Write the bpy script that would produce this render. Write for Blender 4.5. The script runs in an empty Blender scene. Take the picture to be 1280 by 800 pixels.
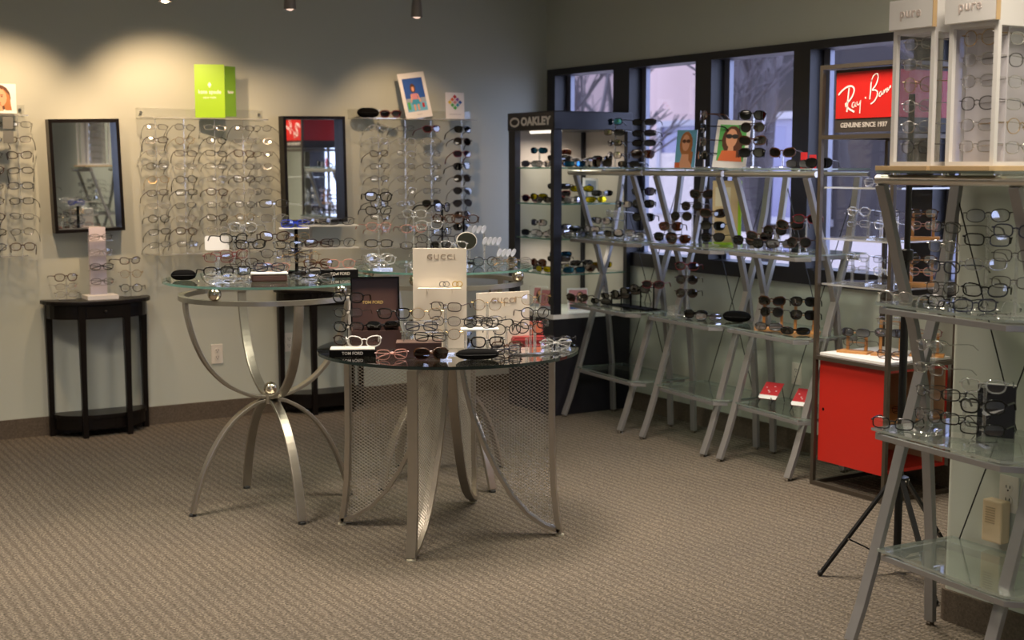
import bpy, math, random
from math import sin, cos, pi, radians as R, sqrt, atan2
from mathutils import Vector, Matrix

S = bpy.context.scene
C = S.collection
rnd = random.Random(11)

# ------------------------------------------------------------------ camera
cam_d = bpy.data.cameras.new('camera')
cam = bpy.data.objects.new('camera', cam_d)
C.objects.link(cam)
cam_d.sensor_width = 36.0
cam_d.lens = 1690.0 * 36.0 / 1280.0
cam.location = (0, 0, 1.5)
cam.rotation_euler = (R(90 - 6.55), 0, R(-31.3))
cam_d.clip_start = 0.05
cam_d.clip_end = 200
cam_d.dof.use_dof = True
cam_d.dof.focus_distance = 5.0
cam_d.dof.aperture_fstop = 3.4
S.camera = cam

# ------------------------------------------------------------------ sky, exposure
w = bpy.data.worlds.new('sky')
S.world = w
w.use_nodes = True
nt = w.node_tree
bg = nt.nodes['Background']
bg.inputs[0].default_value = (0.60, 0.70, 1.0, 1)
bg.inputs[1].default_value = 4.6
S.view_settings.view_transform = 'Standard'
S.view_settings.look = 'None'
S.view_settings.exposure = 0.1
S.view_settings.gamma = 1.0
S.view_settings.use_curve_mapping = False

CEIL = 2.75
def area_lamp(name, loc, sx, sy, power, col, rot=(0, 0, 0), spread=180):
    d = bpy.data.lights.new(name, 'AREA')
    d.shape = 'RECTANGLE'
    d.size = sx
    d.size_y = sy
    d.energy = power
    d.color = col
    d.spread = R(spread)
    o = bpy.data.objects.new(name, d)
    o.location = loc
    o.rotation_euler = rot
    C.objects.link(o)
    return o

WARM = (1.0, 0.86, 0.70)
# added, unseen overhead lights for the shop floor (fixtures are built further down at the same places)
ADDED_CEILING_LIGHTS = [(0.9, 5.2), (2.6, 4.6), (0.9, 2.6), (2.7, 2.0), (-1.2, 4.2), (-1.2, 1.0), (1.2, 0.0), (3.9, 4.3)]
LAMP_POWER = [38, 34, 18, 16, 34, 14, 8, 30]
for i, (x, y) in enumerate(ADDED_CEILING_LIGHTS):
    area_lamp('ceiling_lamp', (x, y, CEIL - 0.035), 0.56, 0.56, LAMP_POWER[i], WARM, spread=120)

# ------------------------------------------------------------------ materials
MATS = {}
def mat(name, col=(0.5, 0.5, 0.5), rough=0.5, metal=0.0, spec=0.5, emit=None, es=1.0, coat=0.0,
        noise=0.0, nscale=20.0, bump=0.0, bscale=200.0):
    if name in MATS:
        return MATS[name]
    m = bpy.data.materials.new(name)
    m.use_nodes = True
    t = m.node_tree
    b = t.nodes['Principled BSDF']
    b.inputs['Base Color'].default_value = (*col, 1)
    b.inputs['Roughness'].default_value = rough
    b.inputs['Metallic'].default_value = metal
    b.inputs['Specular IOR Level'].default_value = spec
    if coat:
        b.inputs['Coat Weight'].default_value = coat
    if emit:
        b.inputs['Emission Color'].default_value = (*emit, 1)
        b.inputs['Emission Strength'].default_value = es
    if noise or bump:
        tc = t.nodes.new('ShaderNodeTexCoord')
    if noise:
        n = t.nodes.new('ShaderNodeTexNoise')
        n.inputs['Scale'].default_value = nscale
        n.inputs['Detail'].default_value = 5
        t.links.new(tc.outputs['Object'], n.inputs['Vector'])
        mx = t.nodes.new('ShaderNodeMix')
        mx.data_type = 'RGBA'
        mx.inputs[6].default_value = (*[c * (1 - noise) for c in col], 1)
        mx.inputs[7].default_value = (*[min(1, c * (1 + noise)) for c in col], 1)
        t.links.new(n.outputs['Fac'], mx.inputs[0])
        t.links.new(mx.outputs[2], b.inputs['Base Color'])
    if bump:
        n2 = t.nodes.new('ShaderNodeTexNoise')
        n2.inputs['Scale'].default_value = bscale
        t.links.new(tc.outputs['Object'], n2.inputs['Vector'])
        bp = t.nodes.new('ShaderNodeBump')
        bp.inputs['Strength'].default_value = bump
        bp.inputs['Distance'].default_value = 0.002
        t.links.new(n2.outputs['Fac'], bp.inputs['Height'])
        t.links.new(bp.outputs[0], b.inputs['Normal'])
    MATS[name] = m
    return m

def glass(name, tint=(1, 1, 1), ior=1.45, rough=0.0, boost=1.0, base=0.0, diffuse=None, dfac=0.0, gcol=(1, 1, 1)):
    """clear sheet: see-through with a fresnel gloss (and optionally a little frosting)"""
    if name in MATS:
        return MATS[name]
    m = bpy.data.materials.new(name)
    m.use_nodes = True
    t = m.node_tree
    t.nodes.clear()
    out = t.nodes.new('ShaderNodeOutputMaterial')
    tr = t.nodes.new('ShaderNodeBsdfTransparent')
    tr.inputs[0].default_value = (*tint, 1)
    gl = t.nodes.new('ShaderNodeBsdfGlossy')
    gl.inputs['Roughness'].default_value = rough
    gl.inputs[0].default_value = (*gcol, 1)
    fr = t.nodes.new('ShaderNodeFresnel')
    fr.inputs[0].default_value = ior
    geo = t.nodes.new('ShaderNodeNewGeometry')
    # a fresnel that does not turn into total reflection on back faces
    vm = t.nodes.new('ShaderNodeVectorMath')
    vm.operation = 'DOT_PRODUCT'
    t.links.new(geo.outputs['Incoming'], vm.inputs[0])
    t.links.new(geo.outputs['Normal'], vm.inputs[1])
    ab = t.nodes.new('ShaderNodeMath'); ab.operation = 'ABSOLUTE'
    t.links.new(vm.outputs['Value'], ab.inputs[0])
    om = t.nodes.new('ShaderNodeMath'); om.operation = 'SUBTRACT'; om.inputs[0].default_value = 1.0
    t.links.new(ab.outputs[0], om.inputs[1])
    pw = t.nodes.new('ShaderNodeMath'); pw.operation = 'POWER'; pw.inputs[1].default_value = 4.0
    t.links.new(om.outputs[0], pw.inputs[0])
    f0 = ((ior - 1) / (ior + 1)) ** 2
    ma = t.nodes.new('ShaderNodeMath'); ma.operation = 'MULTIPLY_ADD'; ma.use_clamp = True
    ma.inputs[1].default_value = (1 - f0) * boost
    ma.inputs[2].default_value = f0 * boost + base
    t.links.new(pw.outputs[0], ma.inputs[0])
    mx = t.nodes.new('ShaderNodeMixShader')
    t.links.new(ma.outputs[0], mx.inputs[0])
    src = tr
    if diffuse:
        df = t.nodes.new('ShaderNodeBsdfDiffuse')
        df.inputs[0].default_value = (*diffuse, 1)
        m2 = t.nodes.new('ShaderNodeMixShader')
        m2.inputs[0].default_value = dfac
        t.links.new(tr.outputs[0], m2.inputs[1])
        t.links.new(df.outputs[0], m2.inputs[2])
        src = m2
    t.links.new(src.outputs[0], mx.inputs[1])
    t.links.new(gl.outputs[0], mx.inputs[2])
    t.links.new(mx.outputs[0], out.inputs[0])
    MATS[name] = m
    return m

def carpet_mat():
    m = bpy.data.materials.new('ribbed_carpet')
    m.use_nodes = True
    t = m.node_tree
    b = t.nodes['Principled BSDF']
    b.inputs['Roughness'].default_value = 0.95
    b.inputs['Specular IOR Level'].default_value = 0.1
    tc = t.nodes.new('ShaderNodeTexCoord')
    sep = t.nodes.new('ShaderNodeSeparateXYZ')
    t.links.new(tc.outputs['Object'], sep.inputs[0])
    # wobble the ribs a little
    nz = t.nodes.new('ShaderNodeTexNoise'); nz.inputs['Scale'].default_value = 28; nz.inputs['Detail'].default_value = 2
    t.links.new(tc.outputs['Object'], nz.inputs['Vector'])
    ad = t.nodes.new('ShaderNodeMath'); ad.operation = 'MULTIPLY_ADD'; ad.inputs[1].default_value = 0.030
    t.links.new(nz.outputs['Fac'], ad.inputs[0]); t.links.new(sep.outputs['X'], ad.inputs[2])
    def wave(src, period, phase=0.0):
        a = t.nodes.new('ShaderNodeMath'); a.operation = 'MULTIPLY'; a.inputs[1].default_value = 2 * pi / period
        t.links.new(src, a.inputs[0])
        c = t.nodes.new('ShaderNodeMath'); c.operation = 'SINE'
        t.links.new(a.outputs[0], c.inputs[0])
        e = t.nodes.new('ShaderNodeMath'); e.operation = 'MULTIPLY_ADD'; e.inputs[1].default_value = 0.5; e.inputs[2].default_value = 0.5
        t.links.new(c.outputs[0], e.inputs[0])
        return e.outputs[0]
    rib = wave(ad.outputs[0], 0.039)
    bead = wave(sep.outputs['Y'], 0.021)
    fine = t.nodes.new('ShaderNodeTexNoise'); fine.inputs['Scale'].default_value = 120; fine.inputs['Detail'].default_value = 3
    t.links.new(tc.outputs['Object'], fine.inputs['Vector'])
    big = t.nodes.new('ShaderNodeTexNoise'); big.inputs['Scale'].default_value = 2.2; big.inputs['Detail'].default_value = 3
    t.links.new(tc.outputs['Object'], big.inputs['Vector'])
    # yarn colour
    cr = t.nodes.new('ShaderNodeValToRGB')
    cr.color_ramp.elements[0].position = 0.30; cr.color_ramp.elements[0].color = (0.046, 0.040, 0.033, 1)
    cr.color_ramp.elements[1].position = 0.72; cr.color_ramp.elements[1].color = (0.285, 0.245, 0.196, 1)
    t.links.new(fine.outputs['Fac'], cr.inputs[0])
    # darker tone in the grooves
    mg = t.nodes.new('ShaderNodeMix'); mg.data_type = 'RGBA'
    mg.inputs[6].default_value = (0.080, 0.068, 0.054, 1)
    t.links.new(cr.outputs[0], mg.inputs[7])
    rp = t.nodes.new('ShaderNodeMapRange'); rp.inputs[1].default_value = 0.0; rp.inputs[2].default_value = 0.55; rp.inputs[3].default_value = 0.42
    t.links.new(rib, rp.inputs[0]); t.links.new(rp.outputs[0], mg.inputs[0])
    ml = t.nodes.new('ShaderNodeMix'); ml.data_type = 'RGBA'; ml.blend_type = 'MULTIPLY'; ml.inputs[0].default_value = 1.0
    t.links.new(mg.outputs[2], ml.inputs[6])
    bc = t.nodes.new('ShaderNodeValToRGB')
    bc.color_ramp.elements[0].position = 0.3; bc.color_ramp.elements[0].color = (0.86, 0.86, 0.86, 1)
    bc.color_ramp.elements[1].position = 0.75; bc.color_ramp.elements[1].color = (1, 0.98, 0.95, 1)
    t.links.new(big.outputs['Fac'], bc.inputs[0]); t.links.new(bc.outputs[0], ml.inputs[7])
    t.links.new(ml.outputs[2], b.inputs['Base Color'])
    # relief
    h1 = t.nodes.new('ShaderNodeMath'); h1.operation = 'MULTIPLY_ADD'; h1.inputs[1].default_value = 0.55
    t.links.new(bead, h1.inputs[0]); t.links.new(rib, h1.inputs[2])
    h2 = t.nodes.new('ShaderNodeMath'); h2.operation = 'MULTIPLY_ADD'; h2.inputs[1].default_value = 1.3
    t.links.new(fine.outputs['Fac'], h2.inputs[0]); t.links.new(h1.outputs[0], h2.inputs[2])
    bp = t.nodes.new('ShaderNodeBump'); bp.inputs['Strength'].default_value = 0.8; bp.inputs['Distance'].default_value = 0.006
    t.links.new(h2.outputs[0], bp.inputs['Height']); t.links.new(bp.outputs[0], b.inputs['Normal'])
    MATS['carpet'] = m
    return m

def brick_mat():
    m = bpy.data.materials.new('far_brick')
    m.use_nodes = True
    t = m.node_tree
    b = t.nodes['Principled BSDF']
    b.inputs['Roughness'].default_value = 0.9
    tc = t.nodes.new('ShaderNodeTexCoord')
    mp = t.nodes.new('ShaderNodeMapping'); mp.inputs['Rotation'].default_value = (R(90), 0, R(90))
    br = t.nodes.new('ShaderNodeTexBrick')
    br.inputs['Color1'].default_value = (0.54, 0.29, 0.26, 1)
    br.inputs['Color2'].default_value = (0.49, 0.25, 0.23, 1)
    br.inputs['Mortar'].default_value = (0.49, 0.35, 0.32, 1)
    br.inputs['Scale'].default_value = 4.0
    t.links.new(tc.outputs['Object'], mp.inputs[0]); t.links.new(mp.outputs[0], br.inputs['Vector'])
    t.links.new(br.outputs[0], b.inputs['Base Color'])
    return m

CARPET = carpet_mat()
WALL = mat('sage_wall_paint', (0.50, 0.53, 0.46), 0.75, spec=0.25, noise=0.03, nscale=3, bump=0.15, bscale=160)
CEILM = mat('ceiling_tile', (0.50, 0.48, 0.44), 0.9, bump=0.2, bscale=90)
BASEB = mat('carpet_baseboard', (0.115, 0.092, 0.070), 0.95, spec=0.1, noise=0.55, nscale=120, bump=0.6, bscale=260)
BLACKF = mat('black_window_frame', (0.012, 0.012, 0.016), 0.4)
BLUEF = mat('bare_aluminium_edge', (0.20, 0.21, 0.27), 0.35, metal=0.5)
NICKEL = mat('brushed_champagne_steel', (0.44, 0.40, 0.345), 0.36, metal=0.9, noise=0.08, nscale=40)
NICKELB = mat('polished_steel_ball', (0.62, 0.55, 0.46), 0.16, metal=1.0)
MESHM = mat('expanded_steel_mesh', (0.62, 0.57, 0.50), 0.42, metal=0.6)
LADDER = mat('grey_powder_coat', (0.30, 0.295, 0.295), 0.36, metal=0.5, noise=0.05, nscale=30)
RAIL = mat('satin_silver_rail', (0.66, 0.63, 0.58), 0.28, metal=0.85)
BRONZE = mat('dark_bronze_tube', (0.10, 0.082, 0.064), 0.40, metal=0.6)
ESPR = mat('black_espresso_wood', (0.007, 0.005, 0.0045), 0.32, spec=0.25, noise=0.2, nscale=12)
BLACK = mat('satin_black', (0.008, 0.008, 0.009), 0.38, spec=0.3)
CABBLK = mat('charcoal_cabinet', (0.014, 0.014, 0.020), 0.32, spec=0.4)
MATBLK = mat('matte_black', (0.004, 0.004, 0.004), 0.75, spec=0.04)
GLASS = glass('clear_shelf_glass', (0.90, 0.955, 0.935), 1.5, boost=0.9)
GEDGE = glass('green_glass_edge', (0.25, 0.48, 0.42), 1.5, base=0.05, diffuse=(0.20, 0.42, 0.36), dfac=0.45)
SMOKE = glass('smoked_table_glass', (0.62, 0.64, 0.62), 1.5, boost=1.2)
SMEDGE = mat('dark_glass_edge', (0.02, 0.03, 0.028), 0.1)
FROST = glass('frosted_shelf_glass', (0.80, 0.86, 0.83), 1.5, boost=1.0, diffuse=(0.62, 0.68, 0.63), dfac=0.10)
FEDGE = glass('frosted_glass_edge', (0.5, 0.6, 0.56), 1.5, base=0.1, diffuse=(0.50, 0.56, 0.53), dfac=0.4)
WINDOW = glass('window_pane_glass', (0.93, 0.93, 0.96), 1.5, boost=0.8)
ACRYL = glass('clear_acrylic', (0.93, 0.94, 0.94), 1.49, rough=0.02, boost=1.7, base=0.10, diffuse=(0.75, 0.76, 0.74), dfac=0.10)
ACRYLS = glass('clear_acrylic_sheet', (0.965, 0.97, 0.97), 1.49, rough=0.01, boost=1.0, base=0.0, diffuse=(0.75, 0.76, 0.74), dfac=0.03)
ACEDGE = glass('acrylic_edge', (0.8, 0.82, 0.82), 1.49, base=0.15, diffuse=(0.8, 0.8, 0.76), dfac=0.35)
MIRROR = mat('mirror_silver', (0.86, 0.88, 0.86), 0.015, metal=1.0)
WHITE = mat('white_card', (0.80, 0.78, 0.75), 0.6)
WHITEG = mat('white_lacquer', (0.80, 0.79, 0.77), 0.35)
CREAM = mat('cream_card', (0.76, 0.69, 0.58), 0.6)
WOOD = mat('pale_maple', (0.60, 0.42, 0.22), 0.45, noise=0.12, nscale=18)
OWOOD = mat('orange_oak', (0.50, 0.24, 0.07), 0.45, noise=0.15, nscale=25)
BROWN = mat('brown_leatherette', (0.055, 0.024, 0.016), 0.38)
BROWN2 = mat('dark_brown_lining', (0.035, 0.018, 0.014), 0.7)
GOLD = mat('gold_print', (0.75, 0.52, 0.16), 0.35, metal=0.8)
BRONZEP = mat('bronze_print', (0.36, 0.28, 0.20), 0.5, metal=0.3)
SILVERP = mat('silver_print', (0.62, 0.58, 0.50), 0.4, metal=0.4)
WPRINT = mat('white_print', (0.86, 0.84, 0.82), 0.6)
GREYP = mat('grey_print', (0.62, 0.60, 0.58), 0.6)
RED = mat('bright_red_lacquer', (0.50, 0.018, 0.010), 0.42)
REDS = mat('red_sign_face', (0.46, 0.012, 0.010), 0.35)
REDB = mat('red_card', (0.50, 0.02, 0.025), 0.5)
DKRED = mat('dark_red_case', (0.20, 0.008, 0.010), 0.4)
ORANGEL = mat('orange_lining', (0.30, 0.065, 0.025), 0.7)
GREEN = mat('lime_green_card', (0.30, 0.55, 0.010), 0.45)
GREEND = mat('green_card_inside', (0.16, 0.34, 0.006), 0.5)  # same card green, with the side panel's shade put into the colour
BULB = mat('lit_bulb', (1, 0.9, 0.8), 0.3, emit=(1.0, 0.74, 0.48), es=14)
DIMBULB = mat('dim_bulb', (0.6, 0.5, 0.45), 0.3, emit=(1.0, 0.7, 0.55), es=1.0)
PANELE = mat('lit_ceiling_panel', (1, 1, 1), 0.5, emit=WARM, es=4.0)
STEELP = mat('small_steel_fitting', (0.75, 0.73, 0.70), 0.2, metal=1.0)
OUTLET = mat('outlet_white_plastic', (0.74, 0.70, 0.62), 0.4)
PLUGIN = mat('aged_cream_plastic', (0.72, 0.56, 0.36), 0.45)
RUBBER = mat('rubber', (0.02, 0.02, 0.02), 0.8)
TAUPE = mat('pale_cabinet_back', (0.52, 0.47, 0.43), 0.6)

# ------------------------------------------------------------------ mesh helpers
class M:
    def __init__(s):
        s.v = []; s.f = []; s.mi = []; s.cur = 0
    def face(s, idx): s.f.append(idx); s.mi.append(s.cur)
    def box(s, x0, y0, z0, x1, y1, z1, mt=None):
        if mt is None: mt = Matrix.Identity(4)
        b = len(s.v)
        for x, y, z in ((x0,y0,z0),(x1,y0,z0),(x1,y1,z0),(x0,y1,z0),(x0,y0,z1),(x1,y0,z1),(x1,y1,z1),(x0,y1,z1)):
            s.v.append(tuple(mt @ Vector((x, y, z))))
        for q in ((3,2,1,0),(4,5,6,7),(0,1,5,4),(1,2,6,5),(2,3,7,6),(3,0,4,7)):
            s.face([b + i for i in q])
        return s
    def cbox(s, c, d, mt=None):
        return s.box(c[0]-d[0]/2, c[1]-d[1]/2, c[2]-d[2]/2, c[0]+d[0]/2, c[1]+d[1]/2, c[2]+d[2]/2, mt)
    def rings(s, rings, closed=False, caps=True):
        b = len(s.v); n = len(rings[0])
        for r in rings:
            s.v.extend(tuple(p) for p in r)
        k = len(rings)
        for i in range(k if closed else k - 1):
            j = (i + 1) % k
            for a in range(n):
                c = (a + 1) % n
                s.face([b+i*n+a, b+i*n+c, b+j*n+c, b+j*n+a])
        if caps and not closed:
            s.face([b + a for a in range(n)][::-1])
            s.face([b + (k-1)*n + a for a in range(n)])
        return s
    def tube(s, pts, r, n=6, closed=False, caps=True):
        pts = [Vector(p) for p in pts]
        k = len(pts); rs = []
        rr = r if isinstance(r, (list, tuple)) else [r] * k
        up = None
        for i, p in enumerate(pts):
            if closed: t = pts[(i+1) % k] - pts[i-1]
            else: t = pts[min(i+1, k-1)] - pts[max(i-1, 0)]
            t.normalize()
            if up is None:
                up = Vector((0,0,1)) if abs(t.z) < 0.9 else Vector((0,1,0))
            u = (up - t * up.dot(t))
            if u.length < 1e-6: u = t.orthogonal()
            u.normalize(); up = u
            v = t.cross(u)
            rs.append([p + (u * cos(2*pi*a/n) + v * sin(2*pi*a/n)) * rr[i] for a in range(n)])
        return s.rings(rs, closed, caps)
    def bar(s, pts, side, wid, thk, closed=False):
        """flat bar swept along pts: 'side' is the direction of its width"""
        pts = [Vector(p) for p in pts]; k = len(pts); rs = []
        sd = Vector(side).normalized()
        for i, p in enumerate(pts):
            if closed: t = pts[(i+1) % k] - pts[i-1]
            else: t = pts[min(i+1, k-1)] - pts[max(i-1, 0)]
            t.normalize()
            u = (sd - t * sd.dot(t)).normalized()
            v = t.cross(u)
            rs.append([p + u*wid/2*a + v*thk/2*b for a, b in ((1,1),(-1,1),(-1,-1),(1,-1))])
        return s.rings(rs, closed)
    def prism(s, poly, z0, z1, mt=None, topi=None, sidei=None):
        """polygon (x,y) list extruded in z; sidei = material index of the sides"""
        if mt is None: mt = Matrix.Identity(4)
        b = len(s.v); n = len(poly)
        for z in (z0, z1):
            for x, y in poly: s.v.append(tuple(mt @ Vector((x, y, z))))
        s.face([b + i for i in range(n)][::-1]); s.face([b + n + i for i in range(n)])
        old = s.cur
        if sidei is not None: s.cur = sidei
        for i in range(n):
            j = (i + 1) % n
            s.face([b+i, b+j, b+n+j, b+n+i])
        s.cur = old
        return s
    def lathe(s, prof, c=(0,0,0), n=20):
        b = len(s.v); k = len(prof)
        for r, z in prof:
            for a in range(n):
                s.v.append((c[0] + r*cos(2*pi*a/n), c[1] + r*sin(2*pi*a/n), c[2] + z))
        for i in range(k-1):
            for a in range(n):
                d = (a+1) % n
                s.face([b+i*n+a, b+i*n+d, b+(i+1)*n+d, b+(i+1)*n+a])
        if prof[0][0] > 1e-5: s.face([b + a for a in range(n)][::-1])
        if prof[-1][0] > 1e-5: s.face([b + (k-1)*n + a for a in range(n)])
        return s
    def sphere(s, c, r, n=12, m=8, sc=(1,1,1)):
        b = len(s.v)
        for i in range(m+1):
            th = pi*i/m
            for a in range(n):
                ph = 2*pi*a/n
                s.v.append((c[0]+r*sc[0]*sin(th)*cos(ph), c[1]+r*sc[1]*sin(th)*sin(ph), c[2]+r*sc[2]*cos(th)))
        for i in range(m):
            for a in range(n):
                d = (a+1) % n
                s.face([b+i*n+a, b+(i+1)*n+a, b+(i+1)*n+d, b+i*n+d])
        return s
    def poly(s, pts):
        b = len(s.v)
        s.v.extend(tuple(p) for p in pts); s.face([b+i for i in range(len(pts))])
        return s
    def mesh(s, name, mats, smooth=False):
        me = bpy.data.meshes.new(name)
        me.from_pydata(s.v, [], s.f)
        for m in (mats if isinstance(mats, (list, tuple)) else [mats]): me.materials.append(m)
        me.polygons.foreach_set('material_index', s.mi)
        if smooth:
            me.polygons.foreach_set('use_smooth', [True]*len(s.f))
            try: me.set_sharp_from_angle(angle=R(42))
            except Exception: pass
        me.update()
        return me
    def build(s, name, mats, parent=None, smooth=False, loc=None, rot=None, bevel=0.0):
        return obj(name, s.mesh(name, mats, smooth), parent, loc, rot, bevel)

def obj(name, data, parent=None, loc=None, rot=None, bevel=0.0):
    o = bpy.data.objects.new(name, data)
    C.objects.link(o)
    if parent is not None: o.parent = parent
    if loc is not None: o.location = loc
    if rot is not None: o.rotation_euler = rot
    if bevel:
        b = o.modifiers.new('bevel', 'BEVEL'); b.width = bevel; b.segments = 2; b.limit_method = 'ANGLE'
    return o

def tag(o, label, cat, group=None):
    o['label'] = label; o['category'] = cat
    if group: o['group'] = group
    return o

def thing(name, label, cat, loc=(0,0,0), rotz=0.0, group=None):
    o = bpy.data.objects.new(name, None)
    o.empty_display_size = 0.05
    C.objects.link(o)
    o.location = loc; o.rotation_euler = (0, 0, rotz)
    return tag(o, label, cat, group)

def struct(o):
    o['kind'] = 'structure'
    return o

def text(parent, string, size, loc, rot, m, ext=0.0008, sx=1.0, spacing=1.0, name='lettering', bold=0.0, shear=0.0, align='CENTER'):
    cu = bpy.data.curves.new('lettering', 'FONT')
    cu.body = string; cu.size = size; cu.extrude = ext; cu.align_x = align; cu.align_y = 'CENTER'
    cu.space_character = spacing; cu.offset = bold; cu.shear = shear; cu.resolution_u = 3
    tmp = bpy.data.objects.new('lettering', cu)
    C.objects.link(tmp)
    dg = bpy.context.evaluated_depsgraph_get()
    me = bpy.data.meshes.new_from_object(tmp.evaluated_get(dg))
    bpy.data.objects.remove(tmp)
    me.materials.clear(); me.materials.append(m)
    o = obj(name, me, parent, loc, rot)
    o.scale = (sx, 1, 1)
    return o

FACE_NEG_Y = (R(90), 0, 0)            # text read by someone looking along +Y
FACE_NEG_X = (R(90), 0, R(-90))       # text read by someone looking along +X

# ------------------------------------------------------------------ room
XW, YB = 4.95, 7.70
M().box(-3, -3, -0.06, 5.2, 7.9, 0).build('floor', CARPET)['kind'] = 'structure'
M().box(-3.1, -3.1, CEIL, 5.2, 7.9, CEIL+0.1).build('ceiling', CEILM)['kind'] = 'structure'
struct(M().box(-3, YB, 0, 5.1, YB+0.15, CEIL).build('wall_back', WALL))
struct(M().box(-3.15, -3, 0, -3, YB+0.15, CEIL).build('wall_left', WALL))
m = M()
m.box(-3, -3.15, 0, 5.1, -3, 0.9); m.box(-3, -3.15, 2.35, 5.1, -3, CEIL)
m.box(-3, -3.15, 0.9, -1.9, -3, 2.35); m.box(-0.3, -3.15, 0.9, 5.1, -3, 2.35)
struct(m.build('wall_front', WALL))
WZ0, WZ1, WY0, WY1 = 0.885, 2.125, 3.55, 7.66
m = M()
m.box(XW, 2.9, 0, XW+0.15, YB, WZ0)
m.box(XW, 2.9, WZ1, XW+0.15, YB, CEIL)
m.box(XW, WY1, WZ0, XW+0.15, YB, WZ1)
m.box(XW, 2.9, WZ0, XW+0.15, WY0, WZ1)
struct(m.build('wall_right', WALL))
# projecting wall beside the near shelving, with a rounded corner
JX, JY, JR = 3.49, 2.99, 0.03
poly = [(JX, -3), ] + [(JX + JR - JR*cos(a), JY - JR + JR*sin(a)) for a in [pi/2*i/8 for i in range(9)]] + [(5.1, JY), (5.1, -3)]
struct(M().prism(poly[::-1], 0, CEIL).build('wall_near', WALL, smooth=True))
struct(M().box(-3, YB-0.012, 0, XW, YB, 0.105).build('baseboard_back', BASEB))
struct(M().box(XW-0.012, JY, 0, XW, YB-0.012, 0.105).build('baseboard_right', BASEB))
p2 = [(JX-0.012, -3)] + [(JX + JR - (JR+0.012)*cos(a), JY - JR + (JR+0.012)*sin(a)) for a in [pi/2*i/8 for i in range(9)]] + [(XW-0.012, JY+0.012), (XW-0.012, JY+0.0005), (JX+JR, JY+0.0005), (JX-0.0005, JY-JR), (JX-0.0005, -3)]
struct(M().prism(p2[::-1], 0, 0.105).build('baseboard_near', BASEB, smooth=True))

# windows (dark strip glazing)
WIN = [(7.563, 6.906), (6.739, 6.106), (5.966, 5.306), (5.184, 4.50), (4.36, 3.68)]
GZ0, GZ1 = 0.967, 2.083
edges = [WY1] + [v for a in WIN for v in a] + [WY0]
for i, (ya, yb) in enumerate(WIN):
    o = bpy.data.objects.new('window_%d' % (i+1), None); C.objects.link(o); struct(o)
    oy1 = WY1 if i == 0 else (WIN[i-1][1] + ya) / 2
    oy0 = WY0 if i == len(WIN)-1 else (yb + WIN[i+1][0]) / 2
    f = M()
    f.box(XW-0.02, oy0, GZ1, XW+0.13, oy1, WZ1)
    f.box(XW-0.02, oy0, WZ0, XW+0.13, oy1, GZ0)
    f.box(XW-0.02, ya, GZ0, XW+0.13, oy1, GZ1)
    f.box(XW-0.02, oy0, GZ0, XW+0.13, yb, GZ1)
    f.build('frame', BLACKF, o)
    M().box(XW+0.075, ya-0.045, GZ0, XW+0.105, ya-0.0005, GZ1).build('jamb_strip', BLUEF, o)
    M().box(XW+0.085, yb, GZ0, XW+0.091, ya, GZ1).build('pane', WINDOW, o)

# shop front window behind the camera
o = bpy.data.objects.new('window_6', None); C.objects.link(o); struct(o)
f = M()
f.box(-1.9, -3.14, 0.90, -0.3, -2.99, 0.97); f.box(-1.9, -3.14, 2.28, -0.3, -2.99, 2.35)
for x_ in (-1.9, -0.37): f.box(x_, -3.14, 0.97, x_+0.07, -2.99, 2.28)
f.build('frame', BLACKF, o)
M().box(-1.83, -3.08, 0.97, -0.37, -3.074, 2.28).build('pane', WINDOW, o)

# ------------------------------------------------------------------ outside
struct(M().box(-45, -45, -0.5, 70, 60, -0.4).build('ground', mat('pale_paving', (0.35, 0.29, 0.27), 0.9, noise=0.15, nscale=0.6)))
def far_building(x, y0, y1, h, body, label, plinth=0.9):
    b = thing('brick_building', label, 'building', (x, (y0+y1)/2, -0.4))
    L = (y1 - y0) / 2
    M().box(0, -L, 0, 6, L, h).build('wall', body, b)
    M().box(-0.25, -L-0.2, h, 6.2, L+0.2, h+0.35).build('roof_edge', mat('pale_coping', (0.3, 0.27, 0.3), 0.8), b)
    M().box(-0.06, -L, 0, 0, L, plinth).build('plinth', mat('pale_plinth', (0.49, 0.42, 0.39), 0.8), b)
    gl = mat('far_window_glass', (0.16, 0.15, 0.25), 0.15)
    fr = mat('far_window_trim', (0.34, 0.32, 0.35), 0.6)
    n = max(1, int((y1-y0) / 3.2))
    for k in range(n):
        cy = -L + (k + 0.5) * (2*L/n)
        for cz in ((1.9,) if h < 5 else (1.9, 5.0)):
            wf = M()
            wf.box(-0.08, cy-0.7, cz-0.75, 0.0, cy-0.6, cz+0.75); wf.box(-0.08, cy+0.6, cz-0.75, 0.0, cy+0.7, cz+0.75)
            wf.box(-0.08, cy-0.6, cz+0.65, 0.0, cy+0.6, cz+0.75); wf.box(-0.10, cy-0.75, cz-0.85, 0.0, cy+0.75, cz-0.75)
            wo = wf.build('window', fr, b)
            M().box(-0.03, cy-0.6, cz-0.75, -0.005, cy+0.6, cz+0.65).build('pane', gl, wo)
far_building(14.5, 17.1, 19.3, 4.3, brick_mat(), 'pink brick building seen through the second window from the corner', 2.1)
far_building(17.0, 21.0, 30.0, 4.7, mat('mauve_render', (0.24, 0.17, 0.16), 0.9, noise=0.1, nscale=1), 'mauve walled building seen through the corner window')
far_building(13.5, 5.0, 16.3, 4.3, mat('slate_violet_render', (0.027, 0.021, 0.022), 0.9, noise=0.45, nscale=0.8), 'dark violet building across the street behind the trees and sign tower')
BARK = mat('tree_bark', (0.022, 0.018, 0.02), 0.95, noise=0.3, nscale=8)
TWIG = mat('pale_twigs', (0.085, 0.070, 0.075), 0.95, noise=0.3, nscale=8)
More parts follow.
